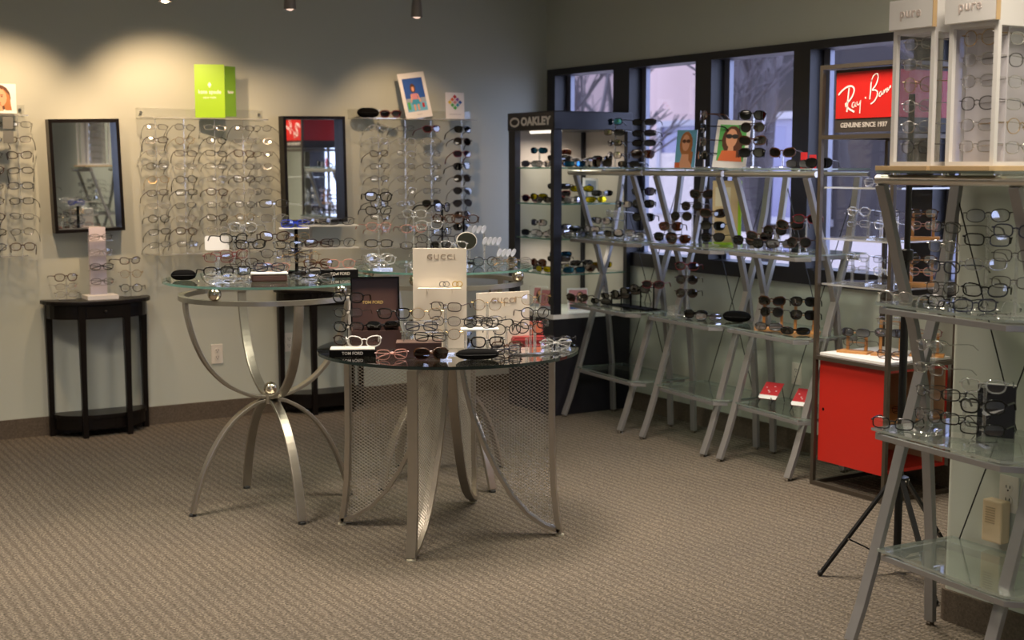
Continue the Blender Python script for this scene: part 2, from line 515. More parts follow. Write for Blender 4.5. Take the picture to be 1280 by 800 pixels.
def bare_tree(x, y, h, seed, label):
    r = random.Random(seed)
    t = thing('bare_tree', label, 'tree', (x, y, -0.4), group=None)
    tr = M(); bb = M()
    def grow(p, d, ln, rad, lev, target):
        q = p + d * ln
        mid = p + d * ln * 0.5 + Vector((r.uniform(-1,1), r.uniform(-1,1), 0)) * ln * 0.05
        target.tube([p, mid, q], [rad, rad*0.85, rad*0.7], n=5)
        if lev == 0: return
        for k in range(3 if lev > 1 else 4):
            nd = (d + Vector((r.uniform(-1,1), r.uniform(-1,1), r.uniform(-0.2,0.7))) * 0.75).normalized()
            grow(q if k else mid, nd, ln * r.uniform(0.6, 0.8), rad*0.6, lev-1, bb)
    grow(Vector((0,0,0)), Vector((0.03,0.02,1)).normalized(), h*0.33, h*0.022, 5, tr)
    tr.build('trunk', BARK, t, True)
    bb.build('branches', TWIG, t, True)
for x, y, h, sd, lb in ((10.2, 11.4, 5.5, 3, 'bare tree outside the third window from the corner'),
                    (10.6, 8.8, 5.5, 5, 'tall bare tree outside behind the sign tower'),
                    (13.0, 18.4, 5.0, 8, 'bare tree in front of the pink brick building'),
                    (9.0, 13.6, 4.2, 12, 'smaller bare tree between the second and third windows')):
    bare_tree(x, y, h, sd, lb)

# ------------------------------------------------------------------ ceiling fixtures: added light panels, then the spots
for i, (x, y) in enumerate(ADDED_CEILING_LIGHTS):
    t = thing('ceiling_light', ['square recessed ceiling light above the left of the shop floor', 'square recessed ceiling light above the mesh table',
              'square recessed ceiling light over the empty carpet, centre', 'square recessed ceiling light beside the near shelving', 'square recessed ceiling light at the far left',
              'square recessed ceiling light at the near left', 'square recessed ceiling light by the camera', 'square recessed ceiling light in front of the windows'][i], 'ceiling light', (x, y, CEIL))
    f = M()
    f.box(-0.31, -0.31, -0.03, 0.31, -0.285, 0); f.box(-0.31, 0.285, -0.03, 0.31, 0.31, 0)
    f.box(-0.31, -0.285, -0.03, -0.285, 0.285, 0); f.box(0.285, -0.285, -0.03, 0.31, 0.285, 0)
    f.build('frame', WHITEG, t)
    M().box(-0.285, -0.285, -0.02, 0.285, 0.285, -0.012).build('diffuser', PANELE, t)

def spot(x, y, label, lit, power, aim, bulbm, zb=2.335, cone=78):
    t = thing('spot_light', label, 'spot light', (x, y, CEIL))
    M().lathe([(0.05, -0.02), (0.05, 0)], n=16).build('canopy', BLACK, t)
    L = zb - CEIL
    M().tube([(0, 0, -0.02), (0, 0, L+0.13)], 0.007, 8).build('stem', BLACK, t)
    h = M(); h.lathe([(0.012, 0.14), (0.022, 0.12), (0.030, 0.06), (0.034, 0.0), (0.030, 0.004), (0.026, 0.04)], (0, 0, L), 18)
    h.build('head', mat('grey_lamp_head', (0.30, 0.28, 0.26), 0.4, metal=0.6), t, True)
    M().sphere((0, 0, L+0.012), 0.024, 12, 8, (1, 1, 0.8)).build('bulb', bulbm, t, True)
    if lit:
        d = bpy.data.lights.new('spot_lamp', 'SPOT')
        d.energy = power; d.color = (1.0, 0.67, 0.40); d.spot_size = R(cone); d.spot_blend = 0.75; d.shadow_soft_size = 0.03
        o = bpy.data.objects.new('spot_lamp', d); C.objects.link(o)
        p = Vector((x, y, zb - 0.03)); o.location = p
        o.rotation_euler = (Vector(aim) - p).to_track_quat('-Z', 'Y').to_euler()
spot(1.46, 7.0, 'lit ceiling spot at the far left, over the leftmost wall rack', True, 52, (1.42, 7.7, 1.50), BULB, cone=88)
spot(2.165, 7.0, 'lit ceiling spot above the left wall rack', True, 56, (2.38, 7.7, 1.50), BULB, cone=92)
spot(2.85, 7.0, 'dim grey ceiling spot above the second mirror', True, 16, (3.05, 7.7, 1.3), DIMBULB, cone=80)
spot(3.62, 7.0, 'ceiling spot with two bright points above the blue poster', True, 22, (3.85, 7.7, 1.35), DIMBULB, cone=84)

# ------------------------------------------------------------------ eyewear
def superpts(a, b, n, k, kind):
    out = []
    for i in range(k):
        th = 2*pi*i/k
        c, s_ = cos(th), sin(th)
        x = a * (abs(c) ** (2/n)) * (1 if c >= 0 else -1)
        z = b * (abs(s_) ** (2/n)) * (1 if s_ >= 0 else -1)
        if kind == 'cat': z += 0.20 * b * (x/a) * (1 if z > 0 else 0.3)
        if kind == 'aviator':
            if z < 0: x = x * (1 - 0.30 * (-z/b)) + 0.10*a*(-z/b)
            z *= 1.12 if z < 0 else 0.9
        if kind == 'way' and z < 0: x *= 1 - 0.16 * (-z/b)
        out.append((x, z))
    return out

FM = {
 'black': (mat('glossy_black_frame', (0.006, 0.006, 0.007), 0.25, spec=0.35), 'black'),
 'gun': (mat('gunmetal_frame', (0.035, 0.032, 0.032), 0.3, metal=0.5), 'gunmetal'),
 'silver': (mat('silver_frame', (0.62, 0.60, 0.58), 0.25, metal=0.9), 'silver'),
 'gold': (mat('gold_frame', (0.62, 0.42, 0.18), 0.25, metal=0.9), 'gold'),
 'brown': (mat('dark_brown_frame', (0.030, 0.013, 0.008), 0.3, spec=0.35), 'dark brown'),
 'tort': (mat('tortoise_frame', (0.060, 0.024, 0.010), 0.25, noise=0.7, nscale=60), 'tortoiseshell'),
 'red': (mat('red_frame', (0.15, 0.008, 0.012), 0.3), 'red'),
 'blue': (mat('blue_frame', (0.02, 0.045, 0.42), 0.3), 'blue'),
 'navy': (mat('navy_frame', (0.008, 0.011, 0.030), 0.3), 'navy'),
 'pink': (mat('rose_frame', (0.42, 0.20, 0.16), 0.3), 'rose'),
 'clear': (glass('crystal_frame', (0.86, 0.87, 0.87), 1.5, base=0.12, diffuse=(0.8, 0.8, 0.78), dfac=0.28), 'clear'),
 'white': (mat('white_frame', (0.80, 0.80, 0.76), 0.25), 'white'),
}
LENS = {
 'clear': glass('clear_lens', (0.988, 0.988, 0.99), 1.6, boost=1.4, base=0.012, gcol=(0.95, 0.96, 1.0)),
 'demo': glass('coated_lens', (0.98, 0.98, 0.988), 1.6, boost=1.6, base=0.025, gcol=(0.90, 0.92, 1.0)),
 'grey': glass('grey_sun_lens', (0.10, 0.10, 0.115), 1.6, boost=1.5, base=0.04),
 'brown': glass('brown_sun_lens', (0.10, 0.055, 0.032), 1.6, boost=1.5, base=0.04),
 'black': glass('black_sun_lens', (0.03, 0.03, 0.035), 1.6, boost=1.5, base=0.05),
 'amber': glass('amber_lens', (0.26, 0.10, 0.025), 1.6, boost=1.5, base=0.05),
 'bluem': mat('blue_mirror_lens', (0.05, 0.22, 0.42), 0.08, metal=1.0),
 'yelm': mat('yellow_mirror_lens', (0.75, 0.62, 0.02), 0.10, metal=1.0),
 'silm': mat('silver_mirror_lens', (0.70, 0.70, 0.80), 0.06, metal=1.0),
 'purple': glass('purple_lens', (0.10, 0.045, 0.16), 1.6, boost=1.5, base=0.06),
}
# name: (outline, a, b, n, rim radius, frame, lens, sun?, words)
ST = {}
def style(k, kind, a, b, n, r, fm, ln, sun, words): ST[k] = (kind, a, b, n, r, fm, ln, sun, words)
style('blk_rect', 'r', .0265, .0165, 3.4, .0021, 'black', 'clear', 0, 'black rectangular eyeglasses')
style('blk_round', 'r', .0245, .0215, 2.1, .0021, 'black', 'clear', 0, 'black round eyeglasses')
style('blk_bold', 'way', .0270, .0200, 3.0, .0030, 'black', 'demo', 0, 'bold black eyeglasses')
style('gun_rect', 'r', .0260, .0160, 3.2, .0014, 'gun', 'clear', 0, 'thin gunmetal eyeglasses')
style('gun_oval', 'r', .0250, .0185, 2.4, .0014, 'gun', 'demo', 0, 'thin oval gunmetal eyeglasses')
style('sil_oval', 'r', .0245, .0170, 2.5, .0014, 'silver', 'demo', 0, 'thin silver oval eyeglasses')
style('sil_rect', 'r', .0260, .0155, 3.2, .0014, 'silver', 'clear', 0, 'thin silver rectangular eyeglasses')
style('gold_round', 'r', .0240, .0215, 2.1, .0013, 'gold', 'clear', 0, 'thin gold round eyeglasses')
style('brn_rect', 'r', .0262, .0170, 3.2, .0020, 'brown', 'clear', 0, 'dark brown eyeglasses')
style('tort_way', 'way', .0262, .0195, 3.0, .0026, 'tort', 'clear', 0, 'tortoiseshell eyeglasses')
style('cat_brn', 'cat', .0262, .0185, 2.7, .0024, 'brown', 'demo', 0, 'brown cat-eye eyeglasses')
style('cat_blk', 'cat', .0262, .0185, 2.7, .0024, 'black', 'clear', 0, 'black cat-eye eyeglasses')
style('red_cat', 'cat', .0255, .0175, 2.8, .0015, 'red', 'clear', 0, 'red cat-eye eyeglasses')
style('pink_way', 'way', .0262, .0185, 2.8, .0018, 'pink', 'demo', 0, 'rose coloured eyeglasses')
style('blue_rect', 'r', .0265, .0165, 3.2, .0024, 'blue', 'clear', 0, 'bright blue eyeglasses')
style('navy_rect', 'r', .0262, .0175, 3.0, .0022, 'navy', 'clear', 0, 'navy blue eyeglasses')
style('clr_way', 'way', .0262, .0190, 2.8, .0026, 'clear', 'clear', 0, 'clear crystal eyeglasses')
style('wht_cat', 'cat', .0275, .0200, 2.6, .0026, 'white', 'clear', 0, 'white cat-eye eyeglasses')
style('s_way', 'way', .0275, .0215, 2.9, .0030, 'black', 'black', 1, 'black sunglasses')
style('s_avi', 'aviator', .0290, .0240, 2.3, .0015, 'gun', 'grey', 1, 'grey aviator sunglasses')
style('s_avig', 'aviator', .0290, .0240, 2.3, .0015, 'gold', 'brown', 1, 'gold aviator sunglasses with brown lenses')
style('s_round', 'r', .0250, .0235, 2.1, .0022, 'brown', 'brown', 1, 'round brown sunglasses')
style('s_cat', 'cat', .0290, .0215, 2.6, .0030, 'tort', 'brown', 1, 'tortoiseshell cat-eye sunglasses')
style('s_sport', 'r', .0310, .0165, 2.8, .0024, 'black', 'grey', 1, 'black sport sunglasses')
style('s_blue', 'r', .0310, .0175, 2.8, .0024, 'black', 'bluem', 1, 'black sport sunglasses with blue mirror lenses')
style('s_yel', 'r', .0310, .0175, 2.8, .0024, 'black', 'yelm', 1, 'black sport sunglasses with yellow mirror lenses')
style('s_sil', 'r', .0300, .0180, 2.8, .0024, 'gun', 'silm', 1, 'grey sport sunglasses with silver lenses')
style('s_red', 'way', .0275, .0205, 2.8, .0028, 'red', 'purple', 1, 'dark red sunglasses')
style('s_amb', 'way', .0285, .0225, 2.8, .0028, 'tort', 'amber', 1, 'amber tinted sunglasses')
style('s_pur', 'way', .0285, .0215, 2.8, .0028, 'black', 'purple', 1, 'purple tinted sunglasses')

_cache = {}
def eyewear_meshes(k, folded):
    key = (k, folded)
    if key in _cache: return _cache[key]
    kind, a, b, n, r, fm, ln, sun, words = ST[k]
    fmat = FM[fm][0]
    gap = 0.0085 if not sun else 0.0075
    K = 18
    pts = superpts(a, b, n, K, kind)
    fr = M()
    wrap = 0.10 if not sun else 0.16
    def P(x, z, side):
        X = side * (gap + a + x)
        return (X, wrap * abs(X) ** 2 / 0.06, z)
    for sd in (-1, 1):
        fr.tube([P(x, z, sd) for x, z in pts], r, 5, closed=True)
        # end piece at the hinge
        fr.tube([P(a, b*0.45, sd), (sd*0.0665, 0.006, b*0.45)], r*1.15, 5)
        # nose pad
        if r < .0018: fr.tube([P(-a*.9, -b*.1, sd), (sd*0.0065, 0.006, -b*.25)], .0009, 4)
    fr.tube([P(-a*0.92, b*0.35, -1), (0, -0.0008, b*0.48), P(-a*0.92, b*0.35, 1)], r*1.05, 5)
    if kind == 'aviator' or (sun and n < 2.5):
        fr.tube([P(-a*0.6, b*0.84, -1), (0, 0, b*0.80), P(-a*0.6, b*0.84, 1)], r, 4)
    fme = fr.mesh('frame', fmat, True)
    lm = M()
    base = len(lm.v)
    front = [(x, 0.0, z) for x, z in pts]
    c0 = len(lm.v); lm.v.append((0, -0.0022, 0)); c1 = len(lm.v); lm.v.append((0, -0.0010, 0))
    o0 = len(lm.v)
    for x, z in pts: lm.v.append((x, -0.0004, z))
    for x, z in pts: lm.v.append((x, 0.0006, z))
    for i in range(K):
        j = (i+1) % K
        lm.face([c0, o0+j, o0+i]); lm.face([c1, o0+K+i, o0+K+j]); lm.face([o0+i, o0+j, o0+K+j, o0+K+i])
    lme = lm.mesh('lens', LENS[ln], True)
    lm2 = M()
    lm2.v = [(-x, y, z) for x, y, z in lm.v]; lm2.f = [f[::-1] for f in lm.f]; lm2.mi = lm.mi[:]
    lme2 = lm2.mesh('lens', LENS[ln], True)
    tr = max(r * 0.95, 0.0013)
    hz = b * 0.45
    tms = []
    for sd in (-1, 1):
        tm = M()
        if folded:
            off = 0.010 if sd < 0 else 0.016
            path = [(sd*0.0665, 0.006, hz), (sd*0.060, off, hz - .001), (0, off+.003, hz*0.4 - 0.002), (-sd*0.035, off+.004, -b*0.35), (-sd*0.058, off+.003, -b*0.85)]
        else:
            path = [(sd*0.0665, 0.006, hz), (sd*0.0680, 0.05, hz), (sd*0.0665, 0.092, hz - .002), (sd*0.0650, 0.112, hz*0.2), (sd*0.063, 0.134, -b*0.9)]
        tm.tube(path, [tr, tr, tr, tr*1.35, tr*1.1], 5)
        tms.append(tm.mesh('temple', fmat, True))
    lpos = [(-(gap+a), P(0, 0, 1)[1], 0), (gap+a, P(0, 0, 1)[1], 0)]
    lrot = [-atan2(2*wrap*(gap+a)/0.06, 1), atan2(2*wrap*(gap+a)/0.06, 1)]
    _cache[key] = (fme, (lme2, lme), tms, lpos, lrot)
    return _cache[key]

def fit(label):
    for a, b in (('thin oval ', 'oval '), ('thin silver ', 'silver '), (' with blue mirror lenses', ''), (' with silver lenses', ''), ('navy blue', 'navy'), (' at the ', ' at ')):
        if len(label.split()) > 16: label = label.replace(a, b, 1)
    return label

def pair(k, x, y, z, rot, label, group, folded=False, pitch=0.0, roll=0.0):
    """one pair of glasses; z is the height of the middle of the lenses, rot in degrees turns its face away from -Y"""
    fme, lmes, tms, lpos, lrot = eyewear_meshes(k, folded)
    sun = ST[k][7]
    t = thing('sunglasses' if sun else 'eyeglasses', fit(label), 'sunglasses' if sun else 'eyeglasses', (x, y, z), 0, group)
    t.rotation_euler = (R(pitch), R(roll), R(rot))
    obj('frame', fme, t)
    for i in (0, 1):
        obj('lens', lmes[i], t, lpos[i], (0, 0, lrot[i]))
    for me in tms: obj('temple', me, t)
    return t

ORD = ['top', 'second', 'third', 'fourth', 'fifth', 'sixth', 'seventh', 'eighth', 'ninth', 'tenth', 'eleventh']
def words(k): return ST[k][8]

_tree_parts = {}
def acrylic_tree(name, label, x, y, z, rot, tiers, styles, where, group, base='round', post_m=None, base_m=None,
                 dx=0.0, jit=20, blackpost=False, rots=None):
    """a post on a base with one nose rest per tier; the glasses on it are things of their own"""
    pm = post_m or ACRYL; bm = base_m or ACRYL
    t = thing(name, label, 'display stand', (x, y, z), R(rot))
    b = M()
    if base == 'round': b.lathe([(0.0, 0), (0.048, 0), (0.050, 0.002), (0.048, 0.006), (0.012, 0.009), (0.0, 0.009)], n=20)
    elif base == 'cross':
        for a in (0, pi/2):
            b.cbox((0, 0, 0.005), (0.10, 0.012, 0.010), Matrix.Rotation(a + pi/4, 4, 'Z'))
    else: b.box(-0.045, -0.035, 0, 0.045, 0.045, 0.008)
    b.build('base', bm, t, True)
    top = max(tiers) + 0.012 - z
    M().tube([(0, 0.018, 0.006), (0, 0.018, top)], 0.0055, 8).build('post', pm, t, True)
    for i, tz in enumerate(tiers):
        h = tz - z
        M().box(-0.0055, -0.003, h-0.004, 0.0055, 0.014, h+0.002).build('nose_rest', pm, t)
    for i, tz in enumerate(tiers):
        if styles[i] is None: continue
        r = (rots[i] if rots else rot + rnd.uniform(-jit, jit))
        pair(styles[i], x, y, tz, r, '%s at the %s of %s' % (words(styles[i]), 'top' if i == 0 else ORD[i] + ' tier', where), group,
             pitch=rnd.uniform(-3, 1), roll=rnd.uniform(-1.5, 1.5))
    return t

# ------------------------------------------------------------------ wall racks on the back wall
def wall_rack(label, x0, x1, zt, zb, rods, yf=7.575, screws=True, peg_rows=()):
    xc = (x0 + x1) / 2
    t = thing('wall_rack', label, 'wall rack', (xc, YB, zb))
    a, b = x0 - xc, x1 - xc
    H = zt - zb
    M().box(a, -0.010, H, b, -0.004, H+0.055).build('wall_strip', ACRYLS, t)
    yfl = yf - YB - 0.03
    pl = M(); pl.cur = 0
    pl.prism([(a, -0.004), (a, yfl+0.05), (a+0.05, yfl), (b-0.05, yfl), (b, yfl+0.05), (b, -0.004)], H-0.006, H, sidei=1)
    pl.build('top_plate', [ACRYLS, ACEDGE], t)
    pl = M()
    pl.prism([(a+.03, -0.004), (a+.03, yfl+0.05), (a+0.07, yfl), (b-0.07, yfl), (b-.03, yfl+0.05), (b-.03, -0.004)], 0, 0.006, sidei=1)
    pl.build('bottom_plate', [ACRYLS, ACEDGE], t)
    for rx in rods:
        M().tube([(rx-xc, yf-YB+0.018, 0.006), (rx-xc, yf-YB+0.018, H-0.006)], 0.0035, 8).build('rod', ACRYL, t, True)
        for pz in peg_rows:
            pg = M().box(rx-xc-0.0055, yf-YB-0.003, pz-zb-0.004, rx-xc+0.0055, yf-YB+0.0145, pz-zb+0.002)
            pg.build('nose_rest', ACRYL, t)
    if screws:
        for sx in (a+0.025, b-0.025):
            M().tube([(sx, -0.012, H+0.028), (sx, -0.016, H+0.028)], 0.009, 12).build('screw', STEELP, t)
    return t

GL_CYC = ['gun_rect', 'brn_rect', 'sil_oval', 'gun_oval', 'blk_rect', 'cat_brn', 'sil_rect', 'tort_way', 'gold_round', 'gun_rect', 'clr_way', 'blk_round']
def fill_rack(cols, rows, yf, where, group, pick, rots=None):
    for c, cx in enumerate(cols):
        for r_, cz in enumerate(rows):
            k = pick(c, r_)
            if k is None: continue
            rz = (rots[c] if rots else 0) + rnd.uniform(-8, 8)
            cn = ORD[c] if c else 'first'
            pair(k, cx + rnd.uniform(-.004, .004), yf, cz, rz, '%s, %s column, %s row of %s' % (words(k), cn, ORD[r_], where), group,
                 pitch=rnd.uniform(-24, -8), roll=rnd.uniform(-4, 4))

rows1 = [1.715 - i*0.0815 for i in range(9)]
wall_rack('clear acrylic wall rack at the left edge of the photo', 1.20, 1.588, 1.765, 1.01, [1.385, 1.53], peg_rows=rows1)
fill_rack([1.385, 1.53], rows1, 7.575, 'the leftmost wall rack', 'glasses on the leftmost wall rack',
          lambda c, r: ['blk_rect', 'gun_rect', 'gun_oval', 'tort_way', 'gun_rect', 'brn_rect', 'cat_brn', 'blk_rect', 'navy_rect'][(r + 4*c) % 9], rots=[10, -18])
rows2 = [1.712 - i*0.0735 for i in range(10)]
cols2 = [2.272, 2.434, 2.615, 2.785, 2.905]
wall_rack('wide clear acrylic wall rack below the lime green card', 2.194, 2.945, 1.765, 0.99, cols2[:4], peg_rows=rows2)
fill_rack(cols2[:4], rows2, 7.575, 'the rack under the green card', 'glasses on the rack below the green card',
          lambda c, r: GL_CYC[(r*5 + c*3) % 12] if (c, r) != (3, 8) else 'blk_round')
fill_rack([2.905], rows2[:6], 7.60, 'the green card rack, right side', 'glasses on the right side of the green card rack',
          lambda c, r: ['gun_oval', 'sil_oval', 'gun_rect', 'sil_oval', 'gun_rect', 'gun_oval'][r], rots=[-48])
rows3 = [1.725 - i*0.0775 for i in range(9)]
cols3 = [3.655, 3.838, 4.020, 4.240]
wall_rack('clear acrylic wall rack with sunglasses, right of the second mirror', 3.50, 4.36, 1.785, 0.985, cols3, screws=False, peg_rows=rows3)
fill_rack(cols3, rows3, 7.575, 'the rack by the corner', 'glasses on the rack beside the window corner',
          lambda c, r: [['clr_way', 'clr_way', 'cat_brn', 'gun_rect', 'gun_oval', 'gun_oval', 'blk_bold', 'cat_blk', 'pink_way'],
                        ['gun_rect', 'clr_way', 'sil_rect', 'sil_oval', 'clr_way', 'clr_way', 'sil_rect', 'gun_rect', 'gun_rect'],
                        ['s_red', 'clr_way', 'sil_oval', 'gun_rect', 'gun_oval', 'gun_rect', 's_avi', 'sil_rect', 'gun_rect'],
                        ['s_way', 's_round', 's_red', 's_way', 's_round', 's_avi', 's_avi', 's_round', 's_way']][c][r])
# two small price cards over the first rack, at its left
for k, z in ((0, 1.72), (1, 1.645)):
    tag(M().box(-0.026, -0.001, -0.032, 0.026, 0.001, 0.032).build('shelf_card', mat('grey_green_card', (0.16, 0.17, 0.16), 0.6), None, loc=(1.47, 7.535, z)),
        ['small grey card on the leftmost wall rack, upper of two', 'small grey card on the leftmost wall rack, lower of two'][k], 'card', 'small grey cards on the leftmost rack')

# ------------------------------------------------------------------ cards and pictures
def card(name, label, cat, loc, rot, wd, ht, shapes=(), th=0.004, tilt=0.0, board=WHITE, group=None, roll=0.0, back=False):
    """upright card: local x right, z up, faces -y; shapes = (material, [(u,v)...]) in 0..1 across the card"""
    t = thing(name, label, cat, loc, 0, group)
    t.rotation_euler = (R(-tilt), R(roll), R(rot))
    M().box(-wd/2, 0, 0, wd/2, th, ht).build('board', board, t)
    if shapes:
        pm = M(); mats = []
        for i, (m_, pts) in enumerate(shapes):
            if m_ not in mats: mats.append(m_)
            pm.cur = mats.index(m_)
            y = -0.0004 - 0.00025 * i
            pm.poly([((u-0.5)*wd, y, v*ht) for u, v in pts])
        pm.build('print', mats, t)
    if back:
        bk = M(); bk.bar([(0, th, ht*0.75), (0, th + ht*0.35, 0.001)], (1, 0, 0), wd*0.4, 0.002)
        bk.build('prop', board, t)
    return t
def ell(cx, cy, rx, ry, n=14): return [(cx + rx*cos(2*pi*i/n), cy + ry*sin(2*pi*i/n)) for i in range(n)]
def rc(x0, y0, x1, y1): return [(x0, y0), (x1, y0), (x1, y1), (x0, y1)]
SKIN = mat('printed_skin', (0.74, 0.36, 0.20), 0.6)
SKIN2 = mat('printed_skin_shade', (0.50, 0.20, 0.10), 0.6)
HAIR = mat('printed_brown_hair', (0.10, 0.035, 0.015), 0.6)
HAIRL = mat('printed_auburn_hair', (0.42, 0.16, 0.05), 0.6)
PBLUE = mat('printed_blue', (0.02, 0.09, 0.36), 0.6)
PSKY = mat('printed_sky', (0.16, 0.45, 0.62), 0.6)
PTEAL = mat('printed_teal', (0.05, 0.30, 0.45), 0.6)
PORAN = mat('printed_orange', (0.72, 0.16, 0.05), 0.6)
PDARK = mat('printed_dark', (0.02, 0.02, 0.02), 0.6)
PGREEN = mat('printed_green', (0.10, 0.42, 0.10), 0.6)
PYEL = mat('printed_yellow', (0.75, 0.52, 0.05), 0.6)
PPURP = mat('printed_purple', (0.25, 0.10, 0.35), 0.6)
PGREY = mat('printed_grey', (0.32, 0.36, 0.42), 0.6)
PPINK = mat('printed_pink', (0.62, 0.25, 0.28), 0.6)

card('portrait_card', 'card with a close portrait of a woman, at the left edge above the rack', 'picture card', (1.445, 7.60, 1.772), 0, 0.17, 0.155,
     [(HAIR, ell(.50, .52, .34, .44)), (HAIRL, [(.60, .85), (.80, .60), (.86, .1), (.66, .1), (.60, .5)]), (SKIN, ell(.46, .52, .26, .33)),
      (SKIN2, ell(.44, .20, .14, .14)), (SKIN, [(.30, .06), (.62, .06), (.54, .26), (.38, .26)]), (HAIR, rc(.34, .60, .43, .625)), (HAIR, rc(.52, .60, .61, .625)),
      (PDARK, ell(.385, .56, .035, .018, 8)), (PDARK, ell(.565, .56, .035, .018, 8)), (SKIN2, [(.46, .56), (.50, .43), (.45, .43)]), (REDB, ell(.47, .35, .07, .022, 10)),
      (WPRINT, rc(0, 0, 1, .07))])
# lime green folded card
t = thing('folded_card', 'lime green folded stand-up card with a small spade mark and white lettering', 'sign', (2.63, 7.60, 1.768))
gm = M(); gm.bar([(-0.120, 0.010, 0.15), (0.034, -0.055, 0.15)], (0, 0, 1), 0.300, 0.003)
gm.build('front_panel', GREEN, t)
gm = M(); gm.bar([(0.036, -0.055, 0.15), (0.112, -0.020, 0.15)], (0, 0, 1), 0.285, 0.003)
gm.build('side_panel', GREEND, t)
ang = atan2(-0.065, 0.154)
ctr = Vector((-0.043, -0.0225, 0))
nrm = Vector((sin(ang), -cos(ang), 0))
text(t, 'kate spade', 0.030, ctr + nrm*0.0025 + Vector((0, 0, 0.145)), (R(90), 0, ang), WPRINT, bold=0.0004)
text(t, 'NEW YORK', 0.014, ctr + nrm*0.0025 + Vector((0, 0, 0.112)), (R(90), 0, ang), WPRINT)
sp = [(0, .018), (.006, .010), (.010, .003), (.008, -.004), (.003, -.004), (.0045, -.012), (-.0045, -.012), (-.003, -.004), (-.008, -.004), (-.010, .003), (-.006, .010)]
mt = Matrix.Translation(ctr + nrm*0.0022 + Vector((0, 0, 0.183))) @ Matrix.Rotation(ang, 4, 'Z') @ Matrix.Rotation(R(90), 4, 'X')
M().prism(sp, 0, 0.0006, mt).build('spade_mark', WPRINT, t)
ang2 = atan2(0.035, 0.076)
text(t, 'kate', 0.026, Vector((0.074, -0.0375, 0.147)) + Vector((sin(ang2), -cos(ang2), 0))*0.0025, (R(90), 0, ang2), WPRINT)

# blue beach poster leaning on the wall above the third rack
card('poster_card', 'tilted white framed card with a woman standing against a blue sky', 'picture card', (3.925, 7.56, 1.79), 0, 0.185, 0.285,
     [(PBLUE, rc(.13, .15, .88, .88)), (PSKY, rc(.13, .15, .88, .34)), (PGREY, rc(.13, .34, .88, .44)), (HAIR, ell(.46, .66, .10, .10)), (SKIN, ell(.46, .64, .05, .055)),
      (PPINK, [(.37, .54), (.57, .54), (.58, .40), (.38, .40)]), (SKIN, [(.34, .53), (.38, .53), (.36, .34), (.31, .36)]), (SKIN, [(.57, .53), (.61, .53), (.68, .36), (.63, .35)]),
      (PTEAL, [(.36, .41), (.60, .41), (.64, .30), (.32, .30)]), (SKIN, rc(.38, .17, .44, .30)), (SKIN, rc(.52, .17, .58, .30)), (PGREEN, rc(.16, .20, .26, .36)),
      (REDB, rc(.70, .22, .78, .32)), (GREYP, rc(.42, .065, .62, .085))], tilt=10, roll=-8)
sq = []
cols = [REDB, PORAN, PYEL, PGREEN, PTEAL, PBLUE, PPURP, PPINK, PSKY]
for i in range(3):
    for j in range(3):
        cx, cy, h_ = 0.5 + (i - j) * 0.135, 0.86 - (i + j) * 0.105 - 0.02, 0.0
        m_ = [[REDB, PPURP, PBLUE], [PORAN, PPINK, PTEAL], [PYEL, PGREEN, PGREEN]][j][i]
        sq.append((m_, [(cx, cy + .085), (cx + .110, cy), (cx, cy - .085), (cx - .110, cy)]))
sq.append((GREYP, rc(.18, .15, .82, .19)))
card('logo_card', 'small white card with a rainbow diamond of nine squares', 'sign', (4.20, 7.60, 1.79), 0, 0.135, 0.165, sq, tilt=3)
def lump_case(label, x, y, z, rot, L, W_, H_, m_, name='glasses_case'):
    t = thing(name, label, 'glasses case', (x, y, z), R(rot))
    me = M()
    n = 14; rings = []
    for i in range(n+1):
        u = -1 + 2*i/n
        s_ = max(0.05, (1 - abs(u)**3.2)) ** 0.5
        rings.append([(u*L/2, s_*W_/2*cos(a), H_/2 + s_*H_/2*(abs(sin(a))**0.8)*(1 if sin(a) > 0 else -1)) for a in [2*pi*j/14 for j in range(14)]])
    me.rings(rings)
    me.build('shell', m_, t, True)
    sm_ = M(); sm_.tube([(u*L/2*1.002, -(max(0.05, 1 - abs(u)**3.2))**0.5*W_/2*1.003, H_/2) for u in [-1 + 2*i/10 for i in range(11)]], 0.0009, 4)
    sm_.build('seam', RUBBER, t)
    return t
lump_case('large black case lying on the sunglasses rack, left end', 3.60, 7.62, 1.786, 3, 0.145, 0.07, 0.062, MATBLK)
pair('s_red', 3.735, 7.58, 1.812, -20, 'dark red sunglasses on top of the rack beside the black case', 'sunglasses on top of the third wall rack', folded=True)

# ------------------------------------------------------------------ mirrors
def mirror(label, xc, zc, wd, ht, roll, dep=0.075):
    t = thing('wall_mirror', label, 'mirror', (xc, YB - 0.001, zc))
    t.rotation_euler = (0, R(roll), 0)
    f = 0.018
    m = M()
    m.box(-wd/2, -dep, ht/2-f, wd/2, 0, ht/2); m.box(-wd/2, -dep, -ht/2, wd/2, 0, -ht/2+f)
    m.box(-wd/2, -dep, -ht/2+f, -wd/2+f, 0, ht/2-f); m.box(wd/2-f, -dep, -ht/2+f, wd/2, 0, ht/2-f)
    m.build('frame', ESPR, t)
    M().box(-wd/2+f, -0.012, -ht/2+f, wd/2-f, -0.006, ht/2-f).build('mirror_glass', MIRROR, t)
mirror('black framed wall mirror above the left console table', 1.895, 1.440, 0.382, 0.620, -1.5)
mirror('black framed wall mirror between the two wide wall racks', 3.252, 1.470, 0.400, 0.640, -0.8)

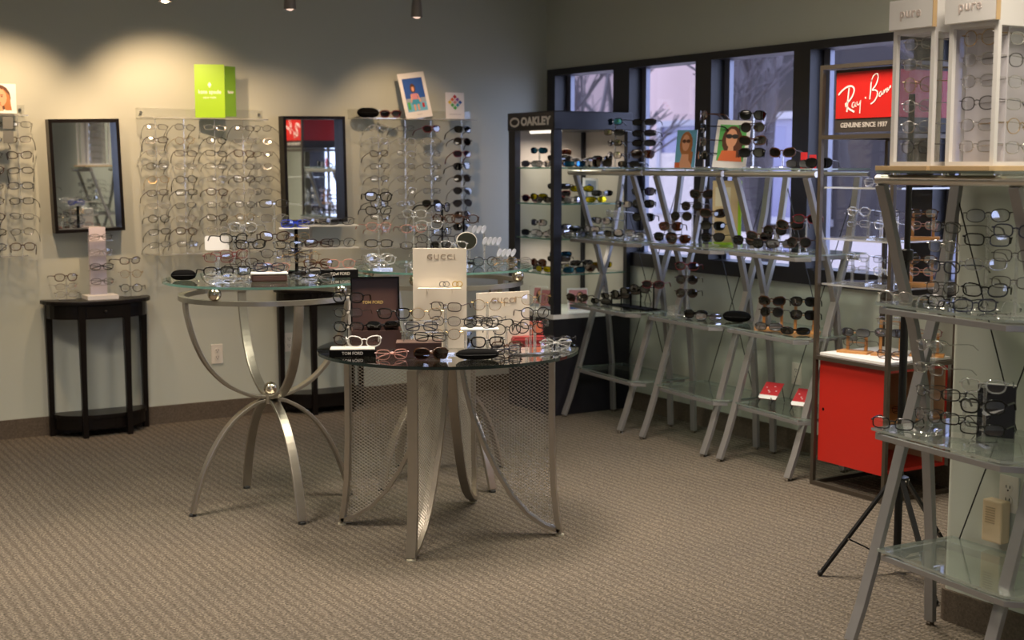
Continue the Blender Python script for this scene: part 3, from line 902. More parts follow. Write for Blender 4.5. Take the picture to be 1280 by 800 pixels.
# ------------------------------------------------------------------ outlets
def outlet(label, x, y, z, rot, plug=False):
    t = thing('wall_outlet', label, 'outlet', (x, y, z), R(rot))
    M().box(-0.036, -0.006, -0.058, 0.036, 0, 0.058).build('plate', OUTLET, t, bevel=0.002)
    for s_ in (-1, 1):
        so = M().tube([(0, -0.009, s_*0.020), (0, -0.006, s_*0.020)], 0.0165, 14).build('socket', OUTLET, t)
        q = M(); q.box(-0.008, -0.0102, s_*0.020-0.001, -0.0055, -0.009, s_*0.020+0.008); q.box(0.0055, -0.0102, s_*0.020-0.001, 0.008, -0.009, s_*0.020+0.008)
        q.tube([(0, -0.0102, s_*0.020-0.008), (0, -0.009, s_*0.020-0.008)], 0.003, 8)
        q.build('slots', RUBBER, so)
outlet('white outlet on the back wall beneath the left glass table', 2.632, YB-0.0005, 0.385, 0)
outlet('white outlet on the back wall under the second console table', 3.085, YB-0.0005, 0.425, 0)
outlet('white outlet on the window wall above the red brochures', XW-0.0005, 5.245, 0.405, -90)
outlet('white outlet on the near wall above the plug-in', JX-0.0005, 2.735, 0.475, -90)
t = thing('plug_in_air_freshener', 'cream plastic plug-in box with louvres on the near wall outlet', 'plug-in device', (JX-0.0105, 2.758, 0.395), R(-90))
m = M(); m.box(-0.038, -0.042, -0.075, 0.038, 0, 0.060); m.build('housing', PLUGIN, t, bevel=0.006)
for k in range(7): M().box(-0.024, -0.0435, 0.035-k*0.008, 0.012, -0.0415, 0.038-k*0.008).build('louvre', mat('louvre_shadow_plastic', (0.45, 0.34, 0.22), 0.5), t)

# ------------------------------------------------------------------ half-round console tables
def console(label, xc):
    t = thing('console_table', label, 'console table', (xc, 7.68, 0))
    def demi(a, d, n=20, ex=2.6):
        out = []
        for i in range(n+1):
            th = pi * i / n
            out.append((-a*cos(th), -d*abs(sin(th))**(2/ex)))
        return out
    M().prism(demi(0.300, 0.235)[::-1], 0.738, 0.760).build('table_top', ESPR, t, bevel=0.004)
    M().prism(demi(0.280, 0.215)[::-1], 0.660, 0.738).build('apron', ESPR, t)
    dw = M().box(-0.10, -0.2215, 0.668, 0.10, -0.214, 0.730).build('drawer', ESPR, t)
    M().sphere((0, -0.229, 0.70), 0.009, 10, 6).build('knob', BLACK, dw)
    M().prism(demi(0.262, 0.200)[::-1], 0.105, 0.125).build('shelf', ESPR, t)
    M().prism(demi(0.255, 0.190)[::-1], 0.045, 0.105).build('lower_apron', ESPR, t)
    for x, y in ((-0.262, -0.020), (0.262, -0.020), (-0.122, -0.190), (0.122, -0.190)):
        M().rings([[(x-a, y-a, z), (x+a, y-a, z), (x+a, y+a, z), (x-a, y+a, z)] for z, a in ((0, 0.014), (0.3, 0.015), (0.74, 0.019))]).build('leg', ESPR, t)
console('black half-round console table with white display, below the left mirror', 1.925)
console('black half-round console table behind the left glass table', 3.285)
# things on the left console
t = thing('card_tower', 'white card display tower with a white base on the left console', 'display stand', (1.935, 7.615, 0.760))
M().box(-0.085, -0.085, 0, 0.085, 0.050, 0.022).build('base', WHITEG, t)
M().box(-0.045, 0.0, 0.022, 0.045, 0.030, 0.395).build('panel', mat('lavender_white_card', (0.70, 0.64, 0.70), 0.6), t)
for k in range(4): M().box(-0.070, -0.050, 0.075+k*0.082, 0.070, 0.0, 0.079+k*0.082).build('shelf', ACRYL, t)
for k in range(4):
    pair(['gun_rect', 'blk_rect', 'sil_rect', 'gun_rect'][k], 1.945, 7.575, 0.760+0.079+k*0.082+0.018, rnd.uniform(-8, 8),
         'thin eyeglasses on the %s shelf of the white card tower' % ['lowest', 'second lowest', 'third', 'highest'][k], 'glasses on the white card tower', folded=True)
acrylic_tree('acrylic_stand', 'low clear stand with three pairs, left end of the left console', 1.755, 7.60, 0.760, -8, [0.885, 0.835, 0.792], ['tort_way', 'sil_oval', 'sil_oval'],
             'the left stand on the left console', 'glasses on the left console', base='square')
acrylic_tree('acrylic_stand', 'clear stand with three pairs, right end of the left console', 2.110, 7.60, 0.760, -5, [0.965, 0.890, 0.810], ['cat_brn', 'gold_round', 'blk_round'],
             'the right stand on the left console', 'glasses on the left console', base='square')

# ------------------------------------------------------------------ round glass tables with curved steel legs
UP = [(0.372, .925), (0.368, .88), (0.350, .80), (0.322, .72), (0.285, .65), (0.235, .59), (0.18, .545), (0.10, .505), (0.03, .490)]
LO = [(0.03, .475), (0.07, .465), (0.14, .425), (0.20, .370), (0.255, .295), (0.295, .220), (0.325, .145), (0.350, .065), (0.364, .012)]
def curved_table(label, x, y, angs, ztop, r=0.45, gm=None, ge=None, glabel=None):
    t = thing('pedestal_table', label, 'table', (x, y, 0))
    dz = ztop - 1.01
    up = [(r_, z + dz) for r_, z in UP]
    for a in angs:
        ca, sa = cos(R(a)), sin(R(a))
        def smoothp(pr):
            out = []
            for i in range(len(pr)-1):
                for k in range(3):
                    u = k/3
                    p0 = pr[max(i-1, 0)]; p1 = pr[i]; p2_ = pr[i+1]; p3 = pr[min(i+2, len(pr)-1)]
                    q = []
                    for d in (0, 1):
                        q.append(0.5*((2*p1[d]) + (-p0[d]+p2_[d])*u + (2*p0[d]-5*p1[d]+4*p2_[d]-p3[d])*u*u + (-p0[d]+3*p1[d]-3*p2_[d]+p3[d])*u**3))
                    out.append((q[0]*ca, q[0]*sa, q[1]))
            out.append((pr[-1][0]*ca, pr[-1][0]*sa, pr[-1][1]))
            return out
        M().bar(smoothp(up), (-sa, ca, 0), 0.040, 0.016).build('upper_bar', NICKEL, t, bevel=0.003)
        lg = M().bar(smoothp(LO), (-sa, ca, 0), 0.040, 0.016).build('leg', NICKEL, t, bevel=0.003)
        M().lathe([(0.016, 0), (0.016, 0.008), (0.008, 0.014)], (0.364*ca, 0.364*sa, 0), 12).build('glide', RUBBER, lg)
    M().lathe([(0.0, 0.462), (0.035, 0.462), (0.035, 0.503), (0.0, 0.503)], n=20).build('hub', NICKEL, t)
    M().sphere((0, 0, 0.525), 0.030, 20, 14).build('centre_ball', NICKELB, t, True)
    rg = M(); rg.bar([(0.372*cos(2*pi*i/64), 0.372*sin(2*pi*i/64), 0.935+dz) for i in range(64)], (0, 0, 1), 0.020, 0.026, closed=True)
    rg.build('ring', NICKEL, t, True)
    for k in range(4):
        a = R(angs[0] + 33 + 90*k)
        M().sphere((0.372*cos(a), 0.372*sin(a), 0.9715+dz), 0.0285, 16, 10).build('ball', NICKELB, t, True)
    g = M(); g.prism([(r*cos(2*pi*i/96), r*sin(2*pi*i/96)) for i in range(96)], ztop-0.010, ztop, sidei=1)
    g.build('glass_top', [gm or GLASS, ge or GEDGE], t)
    return t
T1 = (2.14, 5.56); T3 = (3.03, 5.62); T2 = (2.615, 4.80)
curved_table('round glass table on four curved steel legs, standing at the left', T1[0], T1[1], [180, 268, 358, 88], 1.01)
curved_table('round glass table on curved steel legs, behind the mesh table', T3[0], T3[1], [190, 100, 10, 280], 1.025, r=0.43)

# mesh table
t2 = thing('mesh_table', 'low round glass table on four expanded-mesh steel fins', 'table', (T2[0], T2[1], 0))
OUT_ = [(0.462, 0.012), (0.447, 0.10), (0.436, 0.20), (0.430, 0.35), (0.428, 0.50), (0.428, 0.728)]
INN_ = [(0.462, 0.020), (0.40, 0.040), (0.33, 0.085), (0.265, 0.155), (0.205, 0.250), (0.15, 0.360), (0.105, 0.470), (0.075, 0.580), (0.060, 0.660), (0.055, 0.728)]
def interp(pr, z):
    for i in range(len(pr)-1):
        if pr[i][1] <= z <= pr[i+1][1]:
            u = (z - pr[i][1]) / (pr[i+1][1] - pr[i][1])
            return pr[i][0] + (pr[i+1][0] - pr[i][0]) * u
    return pr[-1][0] if z > pr[-1][1] else pr[0][0]
mm = M()
dw_, dh_ = 0.0215, 0.0138
nr = int(0.71 / (dh_/2)) + 1
for j in range(nr):
    z0 = 0.02 + j*dh_/2; z1 = z0 + dh_/2
    for i in range(0, 48):
        xa = i*dw_/2
        if (i + j) % 2 == 0: a, b = xa, xa + dw_/2
        else: a, b = xa + dw_/2, xa
        lo = max(interp(INN_, z0), interp(INN_, z1)); hi = min(interp(OUT_, z0), interp(OUT_, z1)) - 0.006
        if min(a, b) < lo or max(a, b) > hi: continue
        q = len(mm.v)
        w_, t_ = 0.0010, 0.0012
        for (px_, pz) in ((a, z0), (b, z1)):
            mm.v += [(px_, -t_, pz-w_), (px_, -t_, pz+w_), (px_, t_, pz+w_), (px_, t_, pz-w_)]
        for e in ((0,1,5,4), (1,2,6,5), (2,3,7,6), (3,0,4,7)): mm.face([q+e_ for e_ in e])
mesh_me = mm.mesh('mesh_panel', MESHM)
post_me = M().bar([(r_, 0, z) for r_, z in OUT_], (0, 1, 0), 0.038, 0.021).mesh('post', NICKEL)
curve_me = M().bar([(r_, 0, z) for r_, z in INN_], (0, 1, 0), 0.038, 0.015).mesh('curved_bar', NICKEL, True)
top_me = M().box(0.055, -0.019, 0.716, 0.428, 0.019, 0.738).mesh('top_bar', NICKEL)
foot_me = M().lathe([(0.018, 0), (0.018, 0.006), (0.007, 0.010), (0.007, 0.016)], (0.462, 0, 0), 12).mesh('glide', mat('pale_glide', (0.42, 0.40, 0.30), 0.5))
for a in (-42, 48, 138, 223):
    for n_, me in (('post', post_me), ('curved_bar', curve_me), ('top_bar', top_me), ('glide', foot_me), ('mesh_panel', mesh_me)):
        o = obj(n_, me, t2, None, (0, 0, R(a)))
        if n_ == 'mesh_panel': o['kind'] = 'stuff'
M().bar([(0.075*cos(2*pi*i/32), 0.075*sin(2*pi*i/32), 0.715) for i in range(32)], (0, 0, 1), 0.030, 0.010, closed=True).build('inner_ring', NICKEL, t2, True)
g = M(); g.prism([(0.53*cos(2*pi*i/112), 0.53*sin(2*pi*i/112)) for i in range(112)], 0.748, 0.760, sidei=1)
g.build('glass_top', [SMOKE, SMEDGE], t2)
for k in range(4):
    a = R(-42 + 90*k)
    M().lathe([(0.016, 0.738), (0.016, 0.748)], (0.36*cos(a), 0.36*sin(a), 0), 14).build('glass_pad', STEELP, t2)

# ------------------------------------------------------------------ ladder shelves along the window wall
LL1 = [(0, .012), (.045, .12), (.09, .25), (.17, .50), (.262, .80), (.340, 1.05), (.385, 1.25), (.412, 1.44)]
LL2 = [(.075, 1.44), (.105, 1.36), (.165, 1.18), (.235, 1.0), (.288, .80), (.325, .55), (.350, .30), (.362, .012)]
def ladder(label, xf, y0, y1, tl, tr_, glassm=GLASS, edgem=glass('pale_shelf_edge', (0.45, 0.55, 0.52), 1.5, base=0.06, diffuse=(0.36, 0.44, 0.41), dfac=0.45), shelves=(0.29, 0.68, 1.07), chr_=0.08, dep=0.40, wires=True, over=0.130, lo=0.030):
    """y0 = far frame, y1 = near frame (y0 > y1)"""
    t = thing('ladder_shelf', label, 'shelf unit', (xf, (y0+y1)/2, 0))
    ym = (y0 + y1) / 2
    for yy, s_ in ((y0 - ym, -1), (y1 - ym, 1)):
        a = M().bar([(x, yy, z) for x, z in LL1], (0, 1, 0), 0.038, 0.020).build('leg', LADDER, t, bevel=0.002)
        b = M().bar([(x, yy + s_*0.0, z) for x, z in LL2], (0, 1, 0), 0.036, 0.020).build('leg', LADDER, t, bevel=0.002)
        for o, x in ((a, 0.0), (b, 0.362)):
            M().lathe([(0.013, 0), (0.013, 0.006), (0.006, 0.014)], (x, yy, 0), 10).build('glide', BRONZE, o)
    # top rail and glass
    M().tube([(0.075, tl-ym, 1.455), (0.075, tr_-ym, 1.455)], 0.015, 12).build('top_rail', RAIL, t, True)
    M().tube([(0.412, tl-ym, 1.455), (0.412, tr_-ym, 1.455)], 0.011, 10).build('top_rail', RAIL, t, True)
    g = M(); g.prism([(0.055, tl-ym-0.01), (0.055, tr_-ym+0.01), (0.43, tr_-ym+0.01), (0.43, tl-ym-0.01)], 1.475, 1.483, sidei=1)
    g.build('glass_shelf', [glassm, edgem], t)
    for yy in (y0-ym-0.06, 0, y1-ym+0.06):
        M().lathe([(0.008, 1.466), (0.011, 1.470), (0.011, 1.475)], (0.075, yy, 0), 10).build('clip', STEELP, t)
    for z in shelves:
        # x of the front leg at this height
        fx = interp([(x, zz) for x, zz in LL1], z) if z < 0.8 else interp([(x, zz) for x, zz in LL2][::-1], z)
        fx0 = {0.29: 0.04, 0.68: 0.0, 1.07: 0.0}.get(z, 0.0)
        Lh = y0 - ym + (min(lo, -0.016) if z < 0.5 else lo); Rh = y1 - ym - over
        poly = [(fx0 + 0.045, Lh), (fx0 - 0.005, Rh + chr_), (fx0 + 0.055, Rh), (dep, Rh), (dep, Lh - 0.02)]
        M().prism(poly[::-1], z+0.004, z+0.012, sidei=1).build('glass_shelf', [glassm, edgem], t)
        rl = [(fx0+0.050, Lh-0.02, z-0.012), (fx0+0.003, Rh+chr_, z-0.012), (fx0+0.06, Rh+0.02, z-0.012)]
        sr = M().bar(rl, (0, 0, 1), 0.018, 0.012).build('shelf_rail', LADDER, t, bevel=0.0015)
        M().bar([(dep-0.03, Lh-0.02, z-0.012), (dep-0.03, Rh+0.02, z-0.012)], (0, 0, 1), 0.024, 0.012).build('shelf_rail', LADDER, t)
        for yy, xs in ((min(y0-ym, Lh-0.012), 0.056), (y1-ym, 0.004)):
            M().bar([(fx0+xs, yy, z-0.012), (dep-0.03, yy, z-0.012)], (0, 0, 1), 0.020, 0.010).build('side_rail', LADDER, t)
        for yy, xx in ((y0-ym-0.05, 0.048), (y1-ym+0.06, 0.022)):
            M().lathe([(0.009, z-0.001), (0.009, z+0.004)], (fx0+xx, yy, 0), 10).build('clip', STEELP, t)
    if wires:
        for s_ in (-1, 1):
            M().tube([(0.405, (y0-y1)/2*s_*0.96, 1.40), (0.40, -s_*(y0-y1)/2*0.7, 0.30)], 0.0025, 5).build('brace_wire', RUBBER, t)
    return t
ladder('grey ladder shelf unit with glass shelves, nearest the corner cabinet', 4.41, 6.655, 6.087, 6.72, 6.00)
ladder('middle grey ladder shelf unit, with the green framed mirror card on it', 4.41, 5.878, 5.353, 5.985, 5.325, over=0.090, chr_=0.06)
ladder('grey ladder shelf unit with two red brochures on its lowest shelf', 4.41, 5.222, 4.723, 5.300, 4.655, over=0.080, chr_=0.06)
ladder('large grey ladder shelf unit at the right edge, holding white towers', 3.045, 2.96, 2.47, 2.975, 2.30, FROST, FEDGE, dep=0.405, lo=-0.018)

# ------------------------------------------------------------------ lit corner cabinet for sport sunglasses
OX0, OX1, OY0, OY1, OH = 4.362, 4.925, 6.700, 7.215, 1.815
cab = thing('display_cabinet', 'tall dark open display cabinet with white lettering, standing in the window corner', 'cabinet', (OX0, OY0, 0))
CW, CD = OX1-OX0, OY1-OY0
M().box(0, 0, 0, CW, CD, 0.585).build('base', CABBLK, cab, bevel=0.004)
M().box(-0.004, -0.004, 0.585, CW, CD, 0.612).build('base_top', WHITEG, cab)
M().box(-0.006, -0.006, 1.705, CW+0.002, CD+0.006, OH).build('header', CABBLK, cab, bevel=0.006)
for x0_, y0_, x1_, y1_, m_ in ((0, 0, 0.055, 0.035, CABBLK), (0, CD-0.075, 0.04, CD, CABBLK), (CW-0.03, 0, CW, 0.035, CABBLK), (CW-0.03, CD-0.04, CW, CD, CABBLK)):
    M().box(x0_, y0_, 0.612, x1_, y1_, 1.705).build('post', m_, cab)
M().box(0.04, CD-0.012, 0.612, CW-0.03, CD, 1.705).build('back_panel', TAUPE, cab)
M().box(CW-0.012, 0.035, 0.612, CW, CD-0.04, 1.705).build('side_panel', TAUPE, cab)
OSH = [0.850, 1.062, 1.270, 1.485]
for z in OSH:
    M().prism([(0.012, 0.012), (CW-0.014, 0.012), (CW-0.014, CD-0.014), (0.012, CD-0.014)], z-0.008, z, sidei=1).build('glass_shelf', [GLASS, GEDGE], cab)
M().tube([(0.10, 0.08, 1.700), (0.10, CD-0.1, 1.700)], 0.010, 8).build('light_strip', mat('lit_tube', (1, 1, 1), 0.5, emit=(1.0, 0.86, 0.72), es=1.5), cab)
area_lamp('cabinet_lamp', (OX0+0.22, OY0+0.25, 1.69), 0.3, 0.3, 2.6, (1.0, 0.86, 0.70), spread=150)
area_lamp('cabinet_lamp', (OX0+0.22, OY0+0.25, 1.05), 0.2, 0.2, 1.0, (1.0, 0.86, 0.70), spread=170)
text(cab, 'OAKLEY', 0.066, (-0.0075, 0.195, 1.757), FACE_NEG_X, WPRINT, bold=0.0035, sx=1.28, spacing=1.05)
lg = M(); lg.bar([(-0.0085, 0.430 + 0.048*cos(2*pi*i/24), 1.757 + 0.024*sin(2*pi*i/24)) for i in range(24)], (1, 0, 0), 0.003, 0.012, closed=True)
lg.build('oval_mark', WPRINT, cab)
osty = [['s_sport', 's_blue', 's_sil', 's_amb', 's_sport'], ['s_sport', 's_yel', 's_yel', 's_red', 's_sport'], ['s_sil', 's_sil', 's_sport', 's_sil', 's_sport'], ['s_sport', 's_amb', 's_sport', 's_blue', 's_yel']]
onames = ['top', 'second', 'third', 'fourth']
spots_ = [(0.10, 0.10, -45), (0.085, 0.31, -75), (0.27, 0.10, -25), (0.23, 0.28, -50), (0.43, 0.11, -12)]
where_ = ['at the front corner', 'at the left rear', 'in the middle front', 'in the middle', 'at the right']
for si, z in enumerate(reversed(OSH)):
    for k, (dx, dy, rz) in enumerate(spots_):
        st_ = osty[si][k]
        x_, y_ = OX0 + dx, OY0 + dy
        # small clear pedestal
        hh = [0.055, 0.10, 0.035, 0.085, 0.050][(k + si) % 5]
        pz = thing('pedestal', 'clear riser under %s on the %s cabinet shelf %s' % (words(st_).split(' with')[0], onames[si], where_[k]), 'display stand', (x_, y_, z), R(rz), 'clear risers in the corner cabinet')
        M().box(-0.02, 0.004, 0, 0.02, 0.030, 0.004).build('base', ACRYL, pz)
        M().box(-0.005, 0.010, 0.004, 0.005, 0.018, hh).build('post', ACRYL, pz)
        M().box(-0.005, -0.002, hh-0.004, 0.005, 0.018, hh).build('nose_rest', ACRYL, pz)
        pair(st_, x_, y_, z + hh + 0.002, rz + rnd.uniform(-6, 6), '%s on the %s cabinet shelf %s' % (words(st_), onames[si], where_[k]),
             'sunglasses in the corner cabinet', pitch=rnd.uniform(-3, 3), folded=(k in (1, 3)))
    for k, (dx, dy, rz, wd_) in enumerate(((0.055, 0.205, -80, 'lying at the left edge'), (0.185, 0.050, -15, 'lying before the middle risers'), (0.345, 0.055, -10, 'lying before the right riser'), (0.330, 0.300, -35, 'lying at the rear right'), (0.10, 0.42, -60, 'lying at the rear left'))):
        st_ = [['s_sil', 's_blue', 's_sport', 's_amb', 's_sil'], ['s_sport', 's_sil', 's_yel', 's_sport', 's_red'], ['s_sil', 's_sil', 's_sport', 's_sil', 's_sil'], ['s_yel', 's_blue', 's_amb', 's_sil', 's_sport']][si][k]
        pair(st_, OX0 + dx, OY0 + dy, z + ST[st_][2] + ST[st_][4] + 0.001, rz, '%s on the %s cabinet shelf, %s' % (words(st_).split(' with')[0], onames[si], wd_), 'sunglasses in the corner cabinet', folded=True)
card('photo_card', 'white card with a blue figure standing on the cabinet shelf behind the ladder leg', 'picture card', (OX0+0.40, OY0+0.20, 1.270), -8, 0.105, 0.150,
     [(PGREY, rc(.16, .14, .86, .90)), (PBLUE, ell(.42, .62, .16, .14)), (WPRINT, [(.30, .52), (.66, .60), (.74, .26), (.34, .24)]), (PDARK, rc(.16, .14, .86, .22))], tilt=8, roll=4, back=True)
for k, (dx, dy, rz) in enumerate(((0.12, 0.38, -60), (0.09, 0.20, -60), (0.26, 0.12, -20))):
    card('photo_card', ['white card with sports photo at the rear of the cabinet base', 'white card with dark and pink photo on the cabinet base, middle', 'white folded card on the cabinet base beside the front post'][k],
         'picture card', (OX0+dx, OY0+dy, 0.612), rz, 0.13, 0.14,
         [(PPINK, rc(.30 if k == 0 else .08, .10, .95, .92)), (PDARK, ell(.62, .55, .2, .3)), (SKIN, ell(.60, .70, .1, .1)), (PBLUE if k == 2 else PGREY, rc(.1, .08, .9, .22))], tilt=12, back=True)
pair('s_sport', OX0+0.38, OY0+0.13, 0.612+0.020, -15, 'black sport sunglasses lying on the white cabinet base', 'sunglasses in the corner cabinet', folded=True)

# ------------------------------------------------------------------ bronze tower with red sign and red cabinet
TX0, TX1, TY0, TY1, TH = 4.47, 4.90, 4.170, 4.615, 1.95
tw = thing('display_tower', 'tall dark bronze tube frame with a red sign on top and a red cabinet below', 'display tower', (TX0, TY0, 0))
W_, D_ = TY1-TY0, TX1-TX0
for x_, y_ in ((0, 0), (0, W_), (D_, 0), (D_, W_)):
    M().box(x_-0.0095, y_-0.0095, 0, x_+0.0095, y_+0.0095, TH).build('post', BRONZE, tw)
def ringbars(z):
    q_ = 0.0095
    for x_ in (0, D_):
        M().box(x_-q_, q_, z-q_, x_+q_, W_-q_, z+q_).build('bar', BRONZE, tw)
    for y_ in (0, W_):
        M().box(q_, y_-q_, z-q_, D_-q_, y_+q_, z+q_).build('bar', BRONZE, tw)
for z in (0.0105, 0.607, 1.625, TH-0.0105): ringbars(z)
for z in (0.955, 1.165, 1.400):
    M().prism([(0.013, 0.013), (D_-0.013, 0.013), (D_-0.013, W_-0.013), (0.013, W_-0.013)], z-0.008, z, sidei=1).build('glass_shelf', [ACRYLS, ACEDGE], tw)
# sign box
sg = M().box(0.020, 0.030, 1.645, D_-0.02, W_-0.062, 1.925).build('sign_box', mat('dark_brown_box', (0.035, 0.028, 0.024), 0.5), tw)
M().box(0.0165, 0.034, 1.707, 0.020, W_-0.070, 1.912).build('sign_face', REDS, sg)
M().box(0.030, 0.0265, 1.707, D_-0.03, 0.030, 1.912).build('sign_face', REDS, sg)
M().box(0.030, W_-0.062, 1.707, D_-0.03, W_-0.0585, 1.912).build('sign_face', REDS, sg)
text(sg, 'GENUINE SINCE 1937', 0.0295, (0.0190, (W_-0.032)/2, 1.676), FACE_NEG_X, mat('grey_sign_letters', (0.42, 0.38, 0.34), 0.5), bold=0.0008, sx=1.0)
# handwritten words, drawn as strokes: u to the right, v up, in sign-face units
def script_strokes():
    S_ = []
    # R
    S_.append(([(.045, .52), (.10, .60), (.17, .665), (.25, .70), (.31, .665), (.325, .58), (.29, .46), (.235, .375), (.17, .305)], .020))
    S_.append(([(.235, .66), (.225, .52), (.215, .36), (.205, .14)], .018))
    S_.append(([(.175, .29), (.24, .21), (.30, .165), (.34, .135)], .020))
    # a
    S_.append(([(.335, .35), (.305, .33), (.295, .26), (.32, .235), (.345, .29), (.352, .34), (.352, .27), (.375, .255)], .011))
    # y
    S_.append(([(.385, .36), (.385, .30), (.41, .285), (.435, .33), (.445, .385), (.442, .25), (.435, .10)], .011))
    # hyphen dot
    S_.append(([(.522, .425), (.540, .435)], .020))
    # B
    S_.append(([(.605, .39), (.615, .55), (.62, .70), (.63, .82)], .015))
    S_.append(([(.615, .74), (.65, .86), (.70, .925), (.735, .90), (.735, .80), (.70, .68), (.645, .585), (.70, .58), (.735, .53), (.725, .43), (.68, .34), (.625, .29)], .014))
    # a
    S_.append(([(.80, .545), (.775, .52), (.765, .46), (.785, .445), (.81, .50), (.815, .55), (.818, .49), (.835, .485)], .011))
    # n
    S_.append(([(.845, .575), (.848, .50), (.865, .565), (.885, .595), (.892, .53), (.905, .525)], .011))
    S_.append(([(.905, .62), (.915, .55), (.94, .62), (.955, .655), (.955, .60)], .010))
    return S_
fw_, fh_ = W_-0.104, 0.205
sc = M()
for pts, r_ in script_strokes():
    fine = []
    for i in range(len(pts)-1):
        p0 = pts[max(i-1, 0)]; p1 = pts[i]; p2_ = pts[i+1]; p3 = pts[min(i+2, len(pts)-1)]
        for k in range(4):
            u = k/4
            fine.append(tuple(0.5*((2*p1[d]) + (-p0[d]+p2_[d])*u + (2*p0[d]-5*p1[d]+4*p2_[d]-p3[d])*u*u + (-p0[d]+3*p1[d]-3*p2_[d]+p3[d])*u**3) for d in (0, 1)))
    fine.append(pts[-1])
    P_ = [(0.0152, 0.034 + fw_*(1-u), 1.707 + fh_*v) for u, v in fine]
    sc.bar(P_, (1, 0, 0), 0.0014, r_*fw_*1.15)
sc.build('script_lettering', mat('sign_cream_letters', (0.78, 0.72, 0.66), 0.5), sg)
# red cabinet inside the frame
cb = M()
cb.box(0.015, 0.018, 0.125, D_-0.015, 0.030, 0.600) if False else None
carc = M()
carc.box(0.030, 0.020, 0.125, D_-0.02, W_-0.02, 0.140); carc.box(0.030, 0.020, 0.580, D_-0.02, W_-0.02, 0.592)
carc.box(0.030, W_-0.032, 0.140, D_-0.02, W_-0.02, 0.580); carc.box(D_-0.032, 0.020, 0.140, D_-0.02, W_-0.032, 0.580)
carc.build('carcass', RED, tw)
li = M(); li.box(0.032, W_-0.036, 0.141, D_-0.034, W_-0.033, 0.579); li.box(D_-0.036, 0.022, 0.141, D_-0.033, W_-0.037, 0.579)
li.build('lining', mat('tan_lining', (0.55, 0.38, 0.24), 0.6), tw)
dr = M().box(0.012, 0.018, 0.118, 0.028, W_-0.016, 0.594).build('door', RED, tw, bevel=0.0015)
M().tube([(0.011, W_-0.045, 0.365), (0.0125, W_-0.045, 0.365)], 0.007, 12).build('lock', MATBLK, dr)
M().box(0.034, 0.024, 0.352, D_-0.04, W_-0.04, 0.362).build('inner_shelf', OWOOD, tw)
M().box(0.0130, 0.0130, 0.6180, D_-0.0130, W_-0.0130, 0.6300).build('cabinet_top', WHITEG, tw)
# wooden bracket stands and glasses
def wood_stand(label, x, y, z, rot, tiers, styles, where, group, mtl=OWOOD, n=2, w_=0.15):
    t = thing('wooden_stand', label, 'display stand', (x, y, z), R(rot))
    M().box(-w_/2, -0.03, 0, w_/2, 0.05, 0.010).build('base', mtl, t)
    for s_ in (-1, 1):
        M().box(s_*w_*0.30-0.006, 0.022, 0.010, s_*w_*0.30+0.006, 0.034, max(tiers)-z).build('upright', mtl, t)
    for i, tz in enumerate(tiers):
        M().box(-w_*0.30, 0.010, tz-z-0.004, w_*0.30, 0.022, tz-z+0.000).build('cross_bar', mtl if mtl is not ACRYL else ACRYL, t)
    for i, (tz, st_) in enumerate(zip(tiers, styles)):
        if st_: pair(st_, x + sin(R(rot))*0.0, y, tz+0.001, rot + rnd.uniform(-5, 5), '%s, %s of %s' % (words(st_), ['top', 'second', 'third', 'fourth'][i], where), group, pitch=-6)
    return t
for (yy, xx, z, tn, wh) in ((4.50, 4.60, 1.165, 'left stand on the middle glass shelf of the sign tower', 'left stand on the middle tower shelf'),
                            (4.33, 4.60, 1.165, 'right stand on the middle glass shelf of the sign tower', 'right stand on the middle tower shelf'),
                            (4.50, 4.60, 0.955, 'left stand on the lowest glass shelf of the sign tower', 'left stand on the lowest tower shelf'),
                            (4.33, 4.60, 0.955, 'right stand on the lowest glass shelf of the sign tower', 'right stand on the lowest tower shelf')):
    wood_stand('clear ' + tn, xx, yy, z, -78, [z+0.120, z+0.065], ['clr_way', 'sil_rect'] if yy > 4.4 else ['gun_rect', 'clr_way'], 'the ' + wh, 'glasses in the sign tower', mtl=ACRYL, w_=0.13)
for (yy, xx, z, tn, wh) in ((4.285, 4.79, 1.165, 'orange wooden stand at the rear of the middle tower shelf', 'rear wooden stand, middle tower shelf'),
                            (4.285, 4.79, 0.955, 'orange wooden stand at the rear of the lowest tower shelf', 'rear wooden stand, lowest tower shelf')):
    wood_stand(tn, xx, yy, z, -50, [z+0.115, z+0.060], ['tort_way', 'pink_way'], 'the ' + wh, 'glasses in the sign tower')
wood_stand('orange wooden stand left of centre on the white cabinet top', 4.60, 4.50, 0.630, -70, [0.725, 0.680], ['s_sil', 'gun_oval'], 'the left stand on the red cabinet', 'glasses on the red cabinet')
wood_stand('orange wooden stand in the middle of the white cabinet top', 4.66, 4.345, 0.630, -62, [0.790, 0.735], ['sil_oval', 's_sil'], 'the middle stand on the red cabinet', 'glasses on the red cabinet')
wood_stand('orange wooden stand at the right of the white cabinet top', 4.80, 4.245, 0.630, -52, [0.735, 0.685], ['red_cat', 'sil_oval'], 'the right stand on the red cabinet', 'glasses on the red cabinet')
pair('cat_brn', 4.58, 4.265, 0.630+0.019, -75, 'brown cat-eye eyeglasses lying on the white cabinet top', 'glasses on the red cabinet', folded=True)
pair('clr_way', 4.60, 4.40, 1.400+0.020, -80, 'clear eyeglasses lying on the upper glass shelf of the tower', 'glasses in the sign tower', folded=True)
pair('gun_rect', 4.70, 4.27, 0.362+0.020, -60, 'eyeglasses lying on the inner shelf of the red cabinet', 'glasses on the red cabinet', folded=True)

